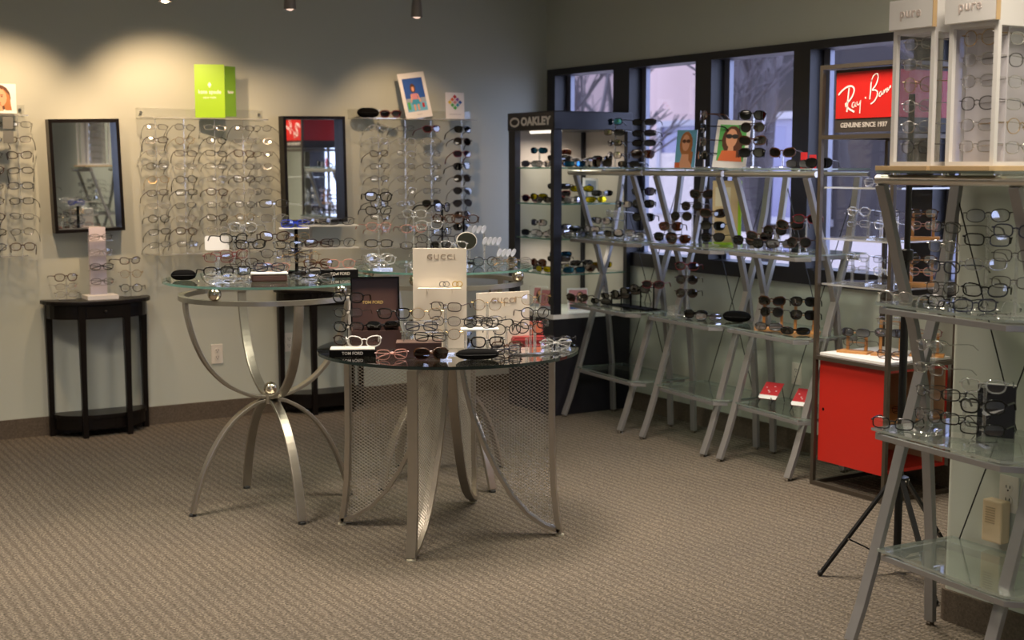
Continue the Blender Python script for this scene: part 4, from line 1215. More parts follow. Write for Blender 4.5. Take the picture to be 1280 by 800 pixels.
# ------------------------------------------------------------------ tripod light stand
tp = thing('tripod_stand', 'black folding tripod stand behind the large ladder shelf', 'tripod', (3.745, 3.42, 0))
M().tube([(0, 0, 0.035), (0, 0, 0.98)], 0.0145, 12).build('lower_tube', BLACK, tp, True)
M().tube([(0, 0, 0.98), (0, 0, 1.75)], 0.0110, 12).build('upper_tube', BLACK, tp, True)
M().lathe([(0.0145, 1.155), (0.022, 1.158), (0.022, 1.195), (0.0110, 1.20)], n=14).build('collar', BLACK, tp, True)
M().tube([(0.02, 0, 1.177), (0.045, 0, 1.177)], 0.009, 8).build('knob', BLACK, tp)
M().lathe([(0.016, 0.330), (0.034, 0.335), (0.034, 0.362), (0.016, 0.368)], n=14).build('leg_collar', BLACK, tp, True)
M().lathe([(0.016, 0.040), (0.026, 0.042), (0.026, 0.060), (0.016, 0.062)], n=14).build('brace_collar', BLACK, tp, True)
for ax, ay in ((3.473, 3.535), (3.575, 3.085), (4.02, 3.38)):
    d = Vector((ax-3.745, ay-3.42, 0)); u = d.normalized(); s_ = Vector((-u.y, u.x, 0))
    top = u*0.030 + Vector((0, 0, 0.350)); ft = d + Vector((0, 0, 0.008))
    l = M().bar([top, ft], s_, 0.018, 0.010).build('leg', BLACK, tp)
    M().sphere(tuple(ft + Vector((0, 0, 0.004))), 0.011, 10, 6).build('foot_cap', RUBBER, l, True)
    midp = top.lerp(ft, 0.62)
    M().bar([u*0.024 + Vector((0, 0, 0.051)), midp], s_, 0.012, 0.005).build('brace', BLACK, tp)
    M().tube([top - s_*0.014, top + s_*0.014], 0.005, 8).build('rivet', STEELP, tp)
    M().tube([midp - s_*0.012, midp + s_*0.012], 0.004, 8).build('rivet', STEELP, tp)

# ------------------------------------------------------------------ white rimless-frame towers on the near shelf
ZT = 1.483
def white_tower(label, y0, y1, x0=3.105, dep=0.20, seethrough=True, where='', grp=''):
    """y0 far edge, y1 near edge"""
    t = thing('frame_tower', label, 'display tower', (x0, (y0+y1)/2, ZT))
    L = (y0-y1)/2
    M().box(-0.03, -L-0.012, 0, dep+0.02, L+0.030, 0.014).build('base', WOOD, t, bevel=0.001)
    p = 0.014; H = 0.500
    for x_, y_ in ((0, -L), (0, L-p), (dep-p, -L), (dep-p, L-p)):
        M().box(x_, y_, 0.014, x_+p, y_+p, 0.40).build('post', WHITEG, t)
    bb = M(); bb.box(0, -L+p, 0.014, p, L-p, 0.026); bb.box(p, -L, 0.014, dep-p, -L+p, 0.026); bb.box(p, L-p, 0.014, dep-p, L, 0.026)
    bb.build('bottom_rail', WHITEG, t)
    M().box(0, -L, 0.40, dep, L, H).build('head_box', WHITEG, t)
    hb = M().box(-0.018, -L-0.004, 0.412, -0.004, L+0.004, H-0.002).build('header_board', WHITEG, t, bevel=0.002)
    M().box(-0.0185, -L-0.0065, 0.412, -0.002, -L-0.004, H-0.002).build('wood_edge', WOOD, hb)
    text(hb, 'pure', 0.040, (-0.0188, 0, 0.458), FACE_NEG_X, mat('pale_rose_letters', (0.66, 0.57, 0.53), 0.6), bold=0.0004, spacing=1.1)
    pane_m = ACRYLS if seethrough else glass('frosted_tower_panel', (0.9, 0.9, 0.93), 1.5, diffuse=(0.78, 0.76, 0.80), dfac=0.72)
    M().box(0.060 if not seethrough else 0.055, -L+p, 0.026, 0.064 if not seethrough else 0.058, L-p, 0.40).build('centre_panel', pane_m, t)
    M().box(p, L-0.006, 0.026, dep-p, L-0.003, 0.40).build('side_panel', ACRYLS if seethrough else glass('milky_side_panel', (0.9, 0.9, 0.93), 1.5, diffuse=(0.78, 0.76, 0.80), dfac=0.55), t)
    if not seethrough:
        M().box(0.062, -L+0.045, 0.026, dep-p, -L+0.049, 0.40).build('side_panel', pane_m, t)
    return t
zr = [1.855, 1.795, 1.735, 1.673, 1.612, 1.552]
white_tower('white tower with wooden base, left of the two on the top shelf', 2.915, 2.757)
white_tower('white tower with wooden base, right of the two at the photo edge', 2.705, 2.535, x0=3.105, seethrough=False)
RM = ['sil_oval', 'sil_rect', 'gold_round', 'sil_oval', 'sil_oval', 'gun_oval']
def rimless_holder(x, y, z, rot, lab, k, grp):
    pair(k, x, y, z, rot, lab, grp, pitch=-2)
for i, z in enumerate(zr):
    pair(RM[i], 3.128, 2.836, z, -90, 'thin wire eyeglasses, %s row in the left white tower' % ORD[i], 'wire glasses in the left white tower')
    pair(RM[(i+2) % 6], 3.130, 2.620, z, -90, 'thin wire eyeglasses, %s row on the front of the right white tower' % ORD[i], 'wire glasses on the right white tower')
    pair(RM[(i+4) % 6], 3.232, 2.545, z-0.004, 0, 'thin wire eyeglasses, %s row on the side of the right white tower' % ORD[i], 'wire glasses on the side of the right white tower')

# ------------------------------------------------------------------ goods on the left glass table
Z1 = 1.0105
G1 = 'glasses on the left glass table'
W1 = 'the left glass table'
lump_case('dark oval glasses case at the left edge of the left glass table', 1.790, 5.640, Z1, -20, 0.105, 0.055, 0.045, MATBLK)
acrylic_tree('acrylic_stand', 'clear stand with red and dark glasses at the left of the left glass table', 1.905, 5.520, Z1, -15, [1.108, 1.050], ['red_cat', 'blk_bold'],
             'the leftmost stand on ' + W1, G1, base='cross')
acrylic_tree('acrylic_stand', 'clear stand beside the dark cluster on the left glass table', 1.990, 5.560, Z1, -12, [1.188, 1.120, 1.045], ['cat_blk', 'red_cat', 'gun_oval'],
             'the second stand on ' + W1, G1, base='cross')
acrylic_tree('acrylic_stand', 'low clear stand in front, on the left glass table', 1.935, 5.400, Z1, -25, [1.062], ['blk_rect'], 'the low front stand on ' + W1, G1, base='square')
acrylic_tree('acrylic_stand', 'tall clear five tier stand in the middle of the left glass table', 2.150, 5.500, Z1, -20, [1.335, 1.272, 1.195, 1.120, 1.060],
             ['gun_rect', 'sil_oval', 'cat_brn', 'gun_oval', 'pink_way'], 'the tall stand on ' + W1, G1, jit=14)
acrylic_tree('acrylic_stand', 'clear three tier stand behind the tall one on the left glass table', 2.065, 5.660, Z1, -25, [1.230, 1.150, 1.075],
             ['clr_way', 'gun_rect', 'brn_rect'], 'the rear stand on ' + W1, G1, jit=14)
acrylic_tree('acrylic_stand', 'clear stand behind the white rimmed case on the left glass table', 2.245, 5.590, Z1, -15, [1.150, 1.085], ['blk_rect', 'sil_rect'],
             'the stand behind the rimmed case', G1, base='square', jit=30)
acrylic_tree('acrylic_stand', 'clear low stand at the right front of the left glass table', 2.240, 5.360, Z1, -30, [1.110, 1.050], ['gold_round', 'blk_rect'],
             'the right front stand on ' + W1, G1, base='cross', jit=30)
acrylic_tree('acrylic_stand', 'clear stand with the highest dark frame left of the five tier one', 2.030, 5.470, Z1, 10, [1.165, 1.075], ['cat_blk', 'gun_rect'],
             'the stand left of the tall one', G1, base='cross', jit=30)
t = thing('holder_card', 'white rounded card on a clear riser on the left glass table', 'sign', (1.975, 5.740, Z1), R(-18))
M().box(-0.04, -0.02, 0, 0.04, 0.02, 0.004).build('base', ACRYL, t)
M().box(-0.012, 0.004, 0.004, 0.012, 0.007, 0.125).build('riser', ACRYL, t)
cpts = []
for cx, cy, a0 in ((0.042, 0.022, 0), (-0.042, 0.022, 90), (-0.042, -0.022, 180), (0.042, -0.022, 270)):
    for k in range(4): cpts.append((cx + 0.010*cos(R(a0+30*k)), cy + 0.010*sin(R(a0+30*k))))
M().prism(cpts, -0.001, 0.001, Matrix.Translation((0, 0, 0.148)) @ Matrix.Rotation(R(90), 4, 'X')).build('board', WHITE, t)
# open case with white rim
t = thing('open_case', 'open brown case with a white rim in the middle of the left glass table', 'glasses case', (2.080, 5.395, Z1), R(-18))
M().box(-0.075, -0.035, 0, 0.075, 0.035, 0.032).build('tray', BROWN, t, bevel=0.008)
M().box(-0.077, -0.037, 0.032, 0.077, 0.037, 0.040).build('rim', WHITEG, t, bevel=0.003)
pair('navy_rect', 2.082, 5.390, Z1+0.040+0.0195, -18, 'navy blue eyeglasses lying on the open white rimmed case', G1, folded=True)
# black post with blue glasses
t = thing('post_stand', 'black post stand with small white trays and blue glasses, left glass table', 'display stand', (2.330, 5.700, Z1), R(-18))
M().box(-0.04, -0.03, 0, 0.04, 0.03, 0.012).build('base', MATBLK, t)
M().box(-0.007, -0.007, 0.012, 0.007, 0.007, 0.205).build('post', MATBLK, t)
for k, z in enumerate((0.075, 0.140, 0.205)): M().box(-0.075, -0.035, z, 0.060, 0.020, z+0.004).build('tray', WHITEG if k == 2 else ACRYL, t)
pair('blue_rect', 2.322, 5.688, Z1+0.209+0.018, -18, 'bright blue eyeglasses on the top tray of the black post', G1, folded=True)
pair('gold_round', 2.322, 5.676, Z1+0.144+0.0235, -18, 'thin gold round eyeglasses on the middle tray of the black post', G1, folded=True)
pair('navy_rect', 2.322, 5.676, Z1+0.079+0.019, -18, 'navy blue eyeglasses on the lowest tray of the black post', G1, folded=True)
# tiered stand on black box
t = thing('tiered_stand', 'two tier pale shelf stand on a black lettered box, right of the left glass table', 'display stand', (2.395, 5.480, Z1), R(-14))
M().box(-0.115, -0.060, 0, 0.115, 0.070, 0.034).build('base', MATBLK, t, bevel=0.001)
M().box(-0.108, -0.054, 0.034, 0.108, 0.064, 0.037).build('base_top', mat('grey_mat', (0.36, 0.34, 0.31), 0.5), t)
text(t, 'TOM FORD', 0.017, (0.035, -0.0608, 0.017), FACE_NEG_Y, SILVERP, bold=0.0002, ext=0.0004)
M().box(-0.085, 0.010, 0.037, -0.073, 0.022, 0.225).build('pole', RAIL, t)
for z in (0.125, 0.222): M().box(-0.125, -0.040, z, 0.125, 0.050, z+0.006).build('tier', mat('pale_metal_tier', (0.60, 0.56, 0.48), 0.3, metal=0.6), t)
for k, (dx, dz, st_, lb) in enumerate(((0.045, 0.228, 'gun_rect', 'thin gunmetal eyeglasses on the top tier of the pale stand, right'), (-0.060, 0.228, 'sil_rect', 'silver eyeglasses on the top tier of the pale stand, left'),
        (0.050, 0.131, 'gun_oval', 'oval gunmetal eyeglasses on the middle tier of the pale stand, right'), (-0.050, 0.131, 'brn_rect', 'dark brown eyeglasses on the middle tier of the pale stand, left'),
        (0.045, 0.038, 'pink_way', 'rose eyeglasses on the grey mat of the pale stand, right'), (-0.055, 0.038, 'tort_way', 'tortoiseshell eyeglasses on the grey mat of the pale stand, left'))):
    a = R(-14); px_, py_ = dx, -0.030
    pair(st_, 2.395 + px_*cos(a) - py_*sin(a), 5.480 + px_*sin(a) + py_*cos(a), Z1 + dz + ST[st_][2] + ST[st_][4] + 0.0005, -14 + rnd.uniform(-6, 6), lb, G1, folded=(k % 2 == 1), pitch=(0 if k % 2 else -1))
for k, (x_, y_, st_) in enumerate(((2.215, 5.330, 'gun_oval'), (1.860, 5.380, 'clr_way'), (2.240, 5.240, 'sil_oval'))):
    pair(st_, x_, y_, Z1 + ST[st_][2] + ST[st_][4] + 0.0005, -20 + rnd.uniform(-10, 10),
         ['oval gunmetal eyeglasses lying near the middle of the left glass table', 'clear eyeglasses lying at the left front of the left glass table', 'silver eyeglasses lying at the front edge of the left glass table'][k], G1, folded=True)

# ------------------------------------------------------------------ goods on the mesh table
Z2 = 0.7605
G2 = 'glasses on the mesh table'
W2 = 'the mesh table'
def rest(k, x, y, z, rot, label, group, pitch=0.0, roll=0.0, folded=True):
    return pair(k, x, y, z + ST[k][2] + ST[k][4] + 0.0005, rot, label, group, folded=folded, pitch=pitch, roll=roll)
acrylic_tree('acrylic_stand', 'pale four tier stand at the left rear of the mesh table', 2.262, 5.000, Z2, -40, [0.966, 0.905, 0.845, 0.790], ['blk_bold', 'gun_oval', 'blk_bold', 'cat_brn'],
             'the left rear stand on ' + W2, G2, post_m=mat('pale_post', (0.60, 0.56, 0.50), 0.4), base='square', jit=5)
t = thing('sign_block', 'black lettered block with a pale top on the left of the mesh table', 'display block', (2.190, 4.800, Z2), R(-26))
M().box(-0.090, -0.050, 0, 0.090, 0.050, 0.026).build('block', MATBLK, t, bevel=0.001)
M().box(-0.086, -0.046, 0.026, 0.086, 0.046, 0.029).build('top_mat', mat('pale_mat', (0.52, 0.49, 0.45), 0.5), t)
text(t, 'TOM FORD', 0.016, (0.000, -0.0508, 0.013), FACE_NEG_Y, SILVERP, bold=0.0002, ext=0.0004)
pair('wht_cat', 2.222, 4.762, Z2+0.029+0.0265, -22, 'white cat-eye eyeglasses standing on the black lettered block', G2)
t = thing('presentation_box', 'open dark brown box with upright lid and small gold lettering', 'box', (2.372, 4.970, Z2), R(-24))
b = M()
b.box(-0.100, -0.070, 0, 0.100, 0.070, 0.006); b.box(-0.100, -0.070, 0.006, 0.100, -0.064, 0.075); b.box(-0.100, 0.064, 0.006, 0.100, 0.070, 0.075)
b.box(-0.100, -0.064, 0.006, -0.094, 0.064, 0.075); b.box(0.094, -0.064, 0.006, 0.100, 0.064, 0.075)
b.build('tray', BROWN, t)
M().box(-0.093, -0.063, 0.045, 0.093, 0.063, 0.060).build('cushion', BROWN2, t)
ld = M(); lm_ = Matrix.Translation((0, 0.072, 0.075)) @ Matrix.Rotation(R(-9), 4, 'X')
ld.box(-0.100, 0.0, 0, 0.100, 0.008, 0.205, lm_)
lo = ld.build('lid', BROWN, t)
fr_ = M()
for q in ((-0.100, -0.022, 0, -0.094, 0.0, 0.205), (0.094, -0.022, 0, 0.100, 0.0, 0.205), (-0.094, -0.022, 0.199, 0.094, 0.0, 0.205)): fr_.box(*q, lm_)
fr_.build('lid_rim', MATBLK, lo)
text(lo, 'TOM FORD', 0.017, tuple(lm_ @ Vector((-0.010, -0.0008, 0.100))), (R(81), 0, 0), GOLD, bold=0.0004, ext=0.0004)
rest('s_way', 2.385, 4.935, Z2+0.060, -22, 'black sunglasses lying in the open brown box', 'sunglasses on the mesh table')
t = thing('display_block', 'dark brown block with glasses on clear risers, left front of the mesh table', 'display block', (2.395, 4.635, Z2), R(-28))
M().box(-0.088, -0.048, 0, 0.088, 0.048, 0.058).build('block', BROWN, t, bevel=0.001)
M().box(-0.086, -0.046, 0.058, 0.086, 0.046, 0.060).build('top_mat', mat('brown_mat', (0.16, 0.10, 0.08), 0.5), t)
t = thing('clear_riser', 'clear two step riser standing on the dark brown block', 'display stand', (2.395, 4.640, Z2+0.060), R(-28))
M().box(-0.07, -0.03, 0.036, 0.08, 0.005, 0.039).build('lower_step', ACRYL, t)
M().box(-0.09, 0.008, 0.076, 0.08, 0.040, 0.079).build('upper_step', ACRYL, t)
for s_ in (-1, 1):
    M().box(s_*0.055-0.0015, -0.028, 0, s_*0.055+0.0015, 0.003, 0.036).build('leg', ACRYL, t)
    M().box(s_*0.055-0.0015, 0.010, 0, s_*0.055+0.0015, 0.038, 0.076).build('leg', ACRYL, t)
rest('gold_round', 2.440, 4.655, Z2+0.139, -26, 'gold round eyeglasses on the upper step of the clear riser, right', G2, folded=False)
rest('blk_bold', 2.330, 4.720, Z2+0.139, -30, 'bold black eyeglasses on the upper step of the clear riser, left', G2, folded=False)
rest('navy_rect', 2.395, 4.612, Z2+0.099, -28, 'navy blue eyeglasses on the lower step of the clear riser', G2)
rest('blk_rect', 2.420, 4.588, Z2+0.060, -40, 'black rectangular eyeglasses on the dark brown block, front', G2)
rest('pink_way', 2.262, 4.600, Z2, -12, 'rose coloured folded eyeglasses on the glass at the left front', G2)
rest('s_amb', 2.378, 4.500, Z2, -18, 'amber tinted folded sunglasses on the glass before the brown block', 'sunglasses on the mesh table')
t = thing('brand_sign', 'tall cream card sign with bronze lettering and a small curved ledge', 'sign', (2.577, 4.800, Z2), R(-31))
M().box(-0.108, 0, 0, 0.108, 0.012, 0.405).build('board', CREAM, t)
text(t, 'GUCCI', 0.031, (0.006, -0.0006, 0.370), FACE_NEG_Y, BRONZEP, bold=0.0002, spacing=1.22, ext=0.0006, sx=1.05)
le = M(); le.bar([(-0.085 + 0.17*i/12, -0.022 - 0.012*sin(pi*i/12), 0.245 + 0.0*i) for i in range(13)], (0, 1, 0), 0.030, 0.004)
le.build('ledge', CREAM, t)
for k in range(2):
    M().box(-0.0015 + (-0.05 if k == 0 else 0.05), -0.020, 0.225, 0.0015 + (-0.05 if k == 0 else 0.05), 0.0, 0.243).build('bracket', CREAM, t)
em = M()
for k, cx in enumerate((0.020, 0.072)):
    for i_ in (-1, 1):
        em.tube([(cx + i_*0.008 + 0.012*cos(2*pi*q/12), -0.028, 0.263 + 0.011*sin(2*pi*q/12)) for q in range(12)], 0.0022, 5, closed=True)
    em.build('ring_emblem', [STEELP, GOLD][k], t, True); em = M()
t = thing('brand_sign', 'small square cream card sign with bronze lettering, right of the tall one', 'sign', (2.868, 4.785, Z2), R(-8))
M().box(-0.118, 0, 0, 0.118, 0.010, 0.215).build('board', CREAM, t)
text(t, 'GUCCI', 0.031, (0.002, -0.0006, 0.180), (R(90), R(1), 0), BRONZEP, bold=0.0004, spacing=1.22, ext=0.0006, sx=1.05)
acrylic_tree('acrylic_stand', 'clear stand in front of the tall cream sign', 2.525, 4.655, Z2, -28, [0.945, 0.888, 0.835], ['brn_rect', 'gun_oval', 'gold_round'], 'the stand before the tall sign', G2, base='square')
t = thing('white_riser', 'small white riser in the middle of the mesh table', 'display stand', (2.670, 4.640, Z2), R(-26))
M().box(-0.075, -0.035, 0.086, 0.075, 0.035, 0.092).build('top_plate', WHITEG, t)
for s_ in (-1, 1): M().box(s_*0.060-0.004, -0.030, 0, s_*0.060+0.004, 0.030, 0.086).build('leg', ACRYL, t)
rest('blk_round', 2.660, 4.630, Z2+0.092, -22, 'black round eyeglasses lying on the white riser', G2, roll=3)
rest('cat_blk', 2.700, 4.655, Z2+0.092, -60, 'black cat-eye eyeglasses propped at the right of the white riser', G2, folded=False)
lump_case('black soft glasses case at the front centre of the mesh table', 2.545, 4.440, Z2, -24, 0.165, 0.062, 0.042, MATBLK)
pair('blk_bold', 2.625, 4.500, 0.815, -25, 'bold black eyeglasses with pale reflections behind the black case', G2)
t = thing('acrylic_peg', 'short clear peg holding the bold black glasses behind the case', 'display stand', (2.625, 4.500, Z2), R(-25))
M().box(-0.025, 0.0, 0, 0.025, 0.035, 0.004).build('base', ACRYL, t); M().box(-0.0055, 0.012, 0.004, 0.0055, 0.020, 0.058).build('post', ACRYL, t); M().box(-0.0055, -0.002, 0.050, 0.0055, 0.012, 0.055).build('nose_rest', ACRYL, t)
t = thing('acrylic_column', 'clear square column at the front of the mesh table', 'display stand', (2.440, 4.500, Z2), R(-25))
M().box(-0.009, -0.009, 0.006, 0.009, 0.009, 0.115).build('column', ACRYL, t); M().box(-0.022, -0.022, 0, 0.022, 0.022, 0.006).build('foot', ACRYL, t)
acrylic_tree('acrylic_stand', 'clear two tier stand before the left edge of the small cream sign', 2.745, 4.710, Z2, -35, [0.935, 0.875], ['gold_round', 'gun_rect'], 'the stand left of the small sign', G2, base='square')
acrylic_tree('acrylic_stand', 'clear low stand before the small cream sign', 2.775, 4.600, Z2, -18, [0.845], ['blk_round'], 'the low stand before the small sign', G2, base='square')
acrylic_tree('acrylic_stand', 'clear three tier stand at the right of the small cream sign', 2.930, 4.635, Z2, -20, [0.955, 0.900, 0.855], ['gold_round', 'blk_round', 'cat_blk'], 'the right stand on ' + W2, G2, base='square', jit=12)
acrylic_tree('acrylic_stand', 'clear low stand over the red case on the mesh table', 2.860, 4.560, Z2, -30, [0.850], ['blk_round'], 'the low stand over the red case', G2, base='square')
# red open case
t = thing('open_case', 'open dark red case with an orange lining on the right of the mesh table', 'glasses case', (2.965, 4.745, Z2), R(-22))
c_ = M(); c_.box(-0.072, -0.036, 0, 0.072, 0.036, 0.026)
c_.build('lower_shell', DKRED, t, bevel=0.009)
M().box(-0.066, -0.031, 0.026, 0.066, 0.031, 0.029).build('lining', DKRED, t)
lm2_ = Matrix.Translation((0, 0.036, 0.028)) @ Matrix.Rotation(R(-18), 4, 'X')
l_ = M(); l_.box(-0.072, 0, 0, 0.072, 0.016, 0.062, lm2_); lo2 = l_.build('lid', DKRED, t, bevel=0.006)
l2_ = M(); l2_.box(-0.064, -0.0015, 0.006, 0.064, 0.0, 0.056, lm2_); l2_.build('lid_lining', ORANGEL, lo2)
# peg stand
t = thing('peg_stand', 'wide clear base with five clear pegs at the right front of the mesh table', 'display stand', (2.840, 4.480, Z2), R(-14))
M().box(-0.115, -0.045, 0, 0.115, 0.045, 0.008).build('base', ACRYL, t)
for k, (dx, dy, h_) in enumerate(((-0.085, -0.02, 0.040), (-0.04, 0.01, 0.060), (0.0, 0.025, 0.075), (0.045, -0.005, 0.060), (0.088, 0.015, 0.045))):
    M().tube([(dx, dy, 0.008), (dx, dy, h_)], 0.006, 8).build('peg', ACRYL, t)
rest('navy_rect', 2.700, 4.480, Z2, -8, 'navy blue folded eyeglasses on the glass before the clear pegs', G2)
rest('tort_way', 2.745, 4.555, Z2, -15, 'tortoiseshell folded eyeglasses between the pegs and the white riser', G2)
rest('gun_oval', 3.040, 4.640, Z2, -40, 'gunmetal eyeglasses at the right edge of the mesh table', G2, folded=False)
rest('clr_way', 2.955, 4.520, Z2, -20, 'clear folded eyeglasses at the right front of the mesh table', G2)

# ------------------------------------------------------------------ goods on the rear glass table
Z3 = 1.0255
G3 = 'glasses on the rear glass table'
W3 = 'the rear glass table'
acrylic_tree('acrylic_stand', 'tall clear five tier stand on the rear glass table', 2.790, 5.800, Z3, -18, [1.350, 1.285, 1.210, 1.130, 1.062], ['blk_bold', 'cat_blk', 'pink_way', 'blk_rect', 'clr_way'],
             'the tall stand on ' + W3, G3)
acrylic_tree('acrylic_stand', 'low clear stand at the left of the rear glass table', 2.700, 5.580, Z3, -25, [1.068], ['clr_way'], 'the low left stand on ' + W3, G3, base='square')
acrylic_tree('black_stand', 'black post stand with fanned out frames on the rear glass table', 3.060, 5.660, Z3, -10, [1.300, 1.245, 1.185, 1.115], ['blk_bold', 'tort_way', 'blk_rect', 's_avi'],
             'the black stand on ' + W3, G3, post_m=MATBLK, base_m=MATBLK, rots=[28, -62, 20, -40])
acrylic_tree('acrylic_stand', 'clear three tier stand before the black one, rear glass table', 2.920, 5.540, Z3, -20, [1.225, 1.160, 1.090], ['clr_way', 'gun_oval', 'sil_oval'],
             'the front stand on ' + W3, G3, jit=25)
acrylic_tree('black_stand', 'short black post stand right of the fanned out frames', 3.195, 5.690, Z3, -5, [1.240, 1.150], ['tort_way', 'navy_rect'], 'the short black stand on ' + W3, G3, post_m=MATBLK, base_m=MATBLK, rots=[-30, 10])
acrylic_tree('acrylic_stand', 'clear stand between the tall and the black one, rear glass table', 2.930, 5.710, Z3, -20, [1.270, 1.200, 1.120], ['clr_way', 'pink_way', 'gun_rect'],
             'the stand between two taller ones', G3, jit=40)
acrylic_tree('acrylic_stand', 'clear low stand behind the tall cream sign, rear glass table', 3.020, 5.490, Z3, -20, [1.130, 1.070], ['clr_way', 'sil_oval'],
             'the low stand behind the cream sign', G3, base='square', jit=30)
t = thing('tabletop_mirror', 'small oval tabletop mirror with a white rim on the rear glass table', 'mirror', (3.130, 5.560, Z3), R(-15))
M().lathe([(0.03, 0), (0.03, 0.006), (0.005, 0.010), (0.005, 0.075)], n=16).build('base', STEELP, t)
o_ = M(); o_.rings([[(0.050*cos(2*pi*i/28), y_, 0.118 + 0.042*sin(2*pi*i/28)) for i in range(28)] for y_ in (-0.003, 0.003)]); o_.build('rim', OUTLET, t)
o_ = M(); o_.rings([[(0.0475*cos(2*pi*i/28), y_, 0.118 + 0.0395*sin(2*pi*i/28)) for i in range(28)] for y_ in (-0.0045, -0.003)]); o_.build('mirror_glass', MIRROR, t)
CLENS = mat('pale_lens_blank', (0.72, 0.74, 0.80), 0.08, spec=0.8)
for k, (x_, y_, h_) in enumerate(((3.265, 5.700, 0.145), (3.315, 5.640, 0.090), (3.355, 5.570, 0.035))):
    t = thing('lens_rack', ['clear rack with upright pale lens blanks, highest of three', 'clear rack with upright pale lens blanks, middle of three', 'clear rack with upright pale lens blanks, lowest of three'][k],
              'display stand', (x_, y_, Z3), R(-35))
    M().box(-0.045, -0.018, h_-0.003, 0.045, 0.018, h_).build('tray', ACRYL, t)
    M().box(-0.04, -0.015, 0, 0.04, 0.015, 0.003).build('base', ACRYL, t)
    for s_ in (-1, 1): M().box(s_*0.035-0.003, -0.004, 0.003, s_*0.035+0.003, 0.004, h_-0.003).build('upright', ACRYL, t)
    for j in range(4):
        l_ = M(); l_.prism([(0.018*cos(2*pi*i/16), 0.020*sin(2*pi*i/16)) for i in range(16)], -0.001, 0.001,
                 Matrix.Translation((-0.034 + 0.0225*j, 0, h_+0.019)) @ Matrix.Rotation(R(25), 4, 'Y') @ Matrix.Rotation(R(90), 4, 'X') @ Matrix.Rotation(R(60), 4, 'Y'))
        l_.build('lens_blank', CLENS, t)
for k, (x_, y_, st_) in enumerate(((3.180, 5.470, 'blk_round'), (3.370, 5.480, 'sil_oval'), (3.260, 5.420, 'gold_round'), (2.830, 5.430, 'clr_way'), (2.960, 5.380, 'gun_oval'), (2.690, 5.720, 'sil_oval'))):
    rest(st_, x_, y_, Z3, -25 + rnd.uniform(-12, 12), ['black round eyeglasses lying at the right of the rear glass table', 'silver eyeglasses at the far right edge of the rear table', 'gold round eyeglasses near the right front of the rear table',
         'clear eyeglasses lying at the left front of the rear table', 'oval gunmetal eyeglasses at the front edge of the rear table', 'silver eyeglasses lying behind the low left stand, rear table'][k], G3, folded=(k != 0))

# ------------------------------------------------------------------ goods on the ladder shelves
ZA, ZB_, ZC, ZD = 1.4835, 1.0825, 0.6925, 0.3025
GS = 'sunglasses on the ladder shelves'
U = ['the corner ladder shelf', 'the middle ladder shelf', 'the brochure ladder shelf']
acrylic_tree('acrylic_stand', 'clear four tier sunglasses stand on top of the corner ladder shelf', 4.555, 6.375, ZA, -75, [1.745, 1.685, 1.625, 1.555], ['s_blue', 's_sport', 's_sport', 's_sil'], 'the left stand atop ' + U[0], GS)
acrylic_tree('acrylic_stand', 'clear sunglasses stand on top at the near end of the corner ladder shelf', 4.555, 6.090, ZA, -70, [1.735, 1.675, 1.620, 1.560], ['s_sport', 's_sport', 's_sport', 's_amb'], 'the right stand atop ' + U[0], GS, rots=[-58, -58, -58, -30])
rest('s_sil', 4.56, 6.62, ZA, -80, 'silver lensed sport sunglasses at the far end atop the corner ladder shelf', GS)
rest('s_cat', 4.56, 6.50, ZA, -70, 'tortoiseshell cat-eye sunglasses lying atop the corner ladder shelf', GS)
rest('s_sport', 4.56, 6.235, ZA, -62, 'black sport sunglasses lying between the stands atop the corner ladder shelf', GS, folded=False)
card('photo_card', 'small photo card of a woman in sunglasses against blue', 'picture card', (4.60, 5.780, ZA), -70, 0.125, 0.205,
     [(PSKY, rc(0, 0, 1, 1)), (HAIRL, ell(.50, .62, .32, .34)), (SKIN, ell(.48, .66, .19, .22)), (HAIR, ell(.40, .70, .10, .05)), (HAIR, ell(.60, .70, .10, .05)), (SKIN, [(.2, 0), (.85, 0), (.75, .36), (.32, .36)]),
      (HAIRL, [(.66, .5), (.88, .4), (.84, .08), (.68, .2)]), (PORAN, rc(.0, 0, .25, .14))], tilt=8, back=True)
acrylic_tree('acrylic_stand', 'grey four tier stand atop the middle ladder shelf, between two photo cards', 4.560, 5.590, ZA, -100, [1.755, 1.690, 1.620, 1.550], ['s_cat', 's_way', 's_round', 's_way'], 'the grey stand atop ' + U[1], GS,
             post_m=RAIL, rots=[-115, -120, -112, -105])
card('photo_card', 'large white bordered photo card of a woman in sunglasses', 'picture card', (4.62, 5.440, ZA), -62, 0.185, 0.250,
     [(PGREEN, rc(.10, .14, .90, .90)), (HAIR, ell(.50, .58, .30, .30)), (SKIN, ell(.48, .62, .17, .20)), (PDARK, ell(.40, .66, .10, .05)), (PDARK, ell(.58, .66, .10, .05)), (PORAN, [(.14, .14), (.86, .14), (.78, .36), (.24, .36)]),
      (SKIN, [(.40, .36), (.58, .36), (.56, .46), (.42, .46)]), (HAIR, [(.64, .55), (.82, .5), (.84, .25), (.68, .22)])], tilt=10, roll=3, back=True)
acrylic_tree('acrylic_stand', 'clear four tier stand with dark sunglasses at the far end atop the brochure ladder shelf', 4.545, 5.175, ZA, -60, [1.745, 1.685, 1.620, 1.560], ['s_way', 's_round', 's_cat', 's_way'], 'the far stand atop ' + U[2], GS, rots=[-38, -42, -46, -40])
acrylic_tree('acrylic_stand', 'clear stand beside the four tier one atop the brochure ladder shelf', 4.600, 5.020, ZA, -60, [1.560], ['s_cat'], 'the low stand atop ' + U[2], GS)
t = thing('folded_brochure', 'red and white folded brochure standing by the bronze tower', 'brochure', (4.60, 4.830, ZA), R(-60))
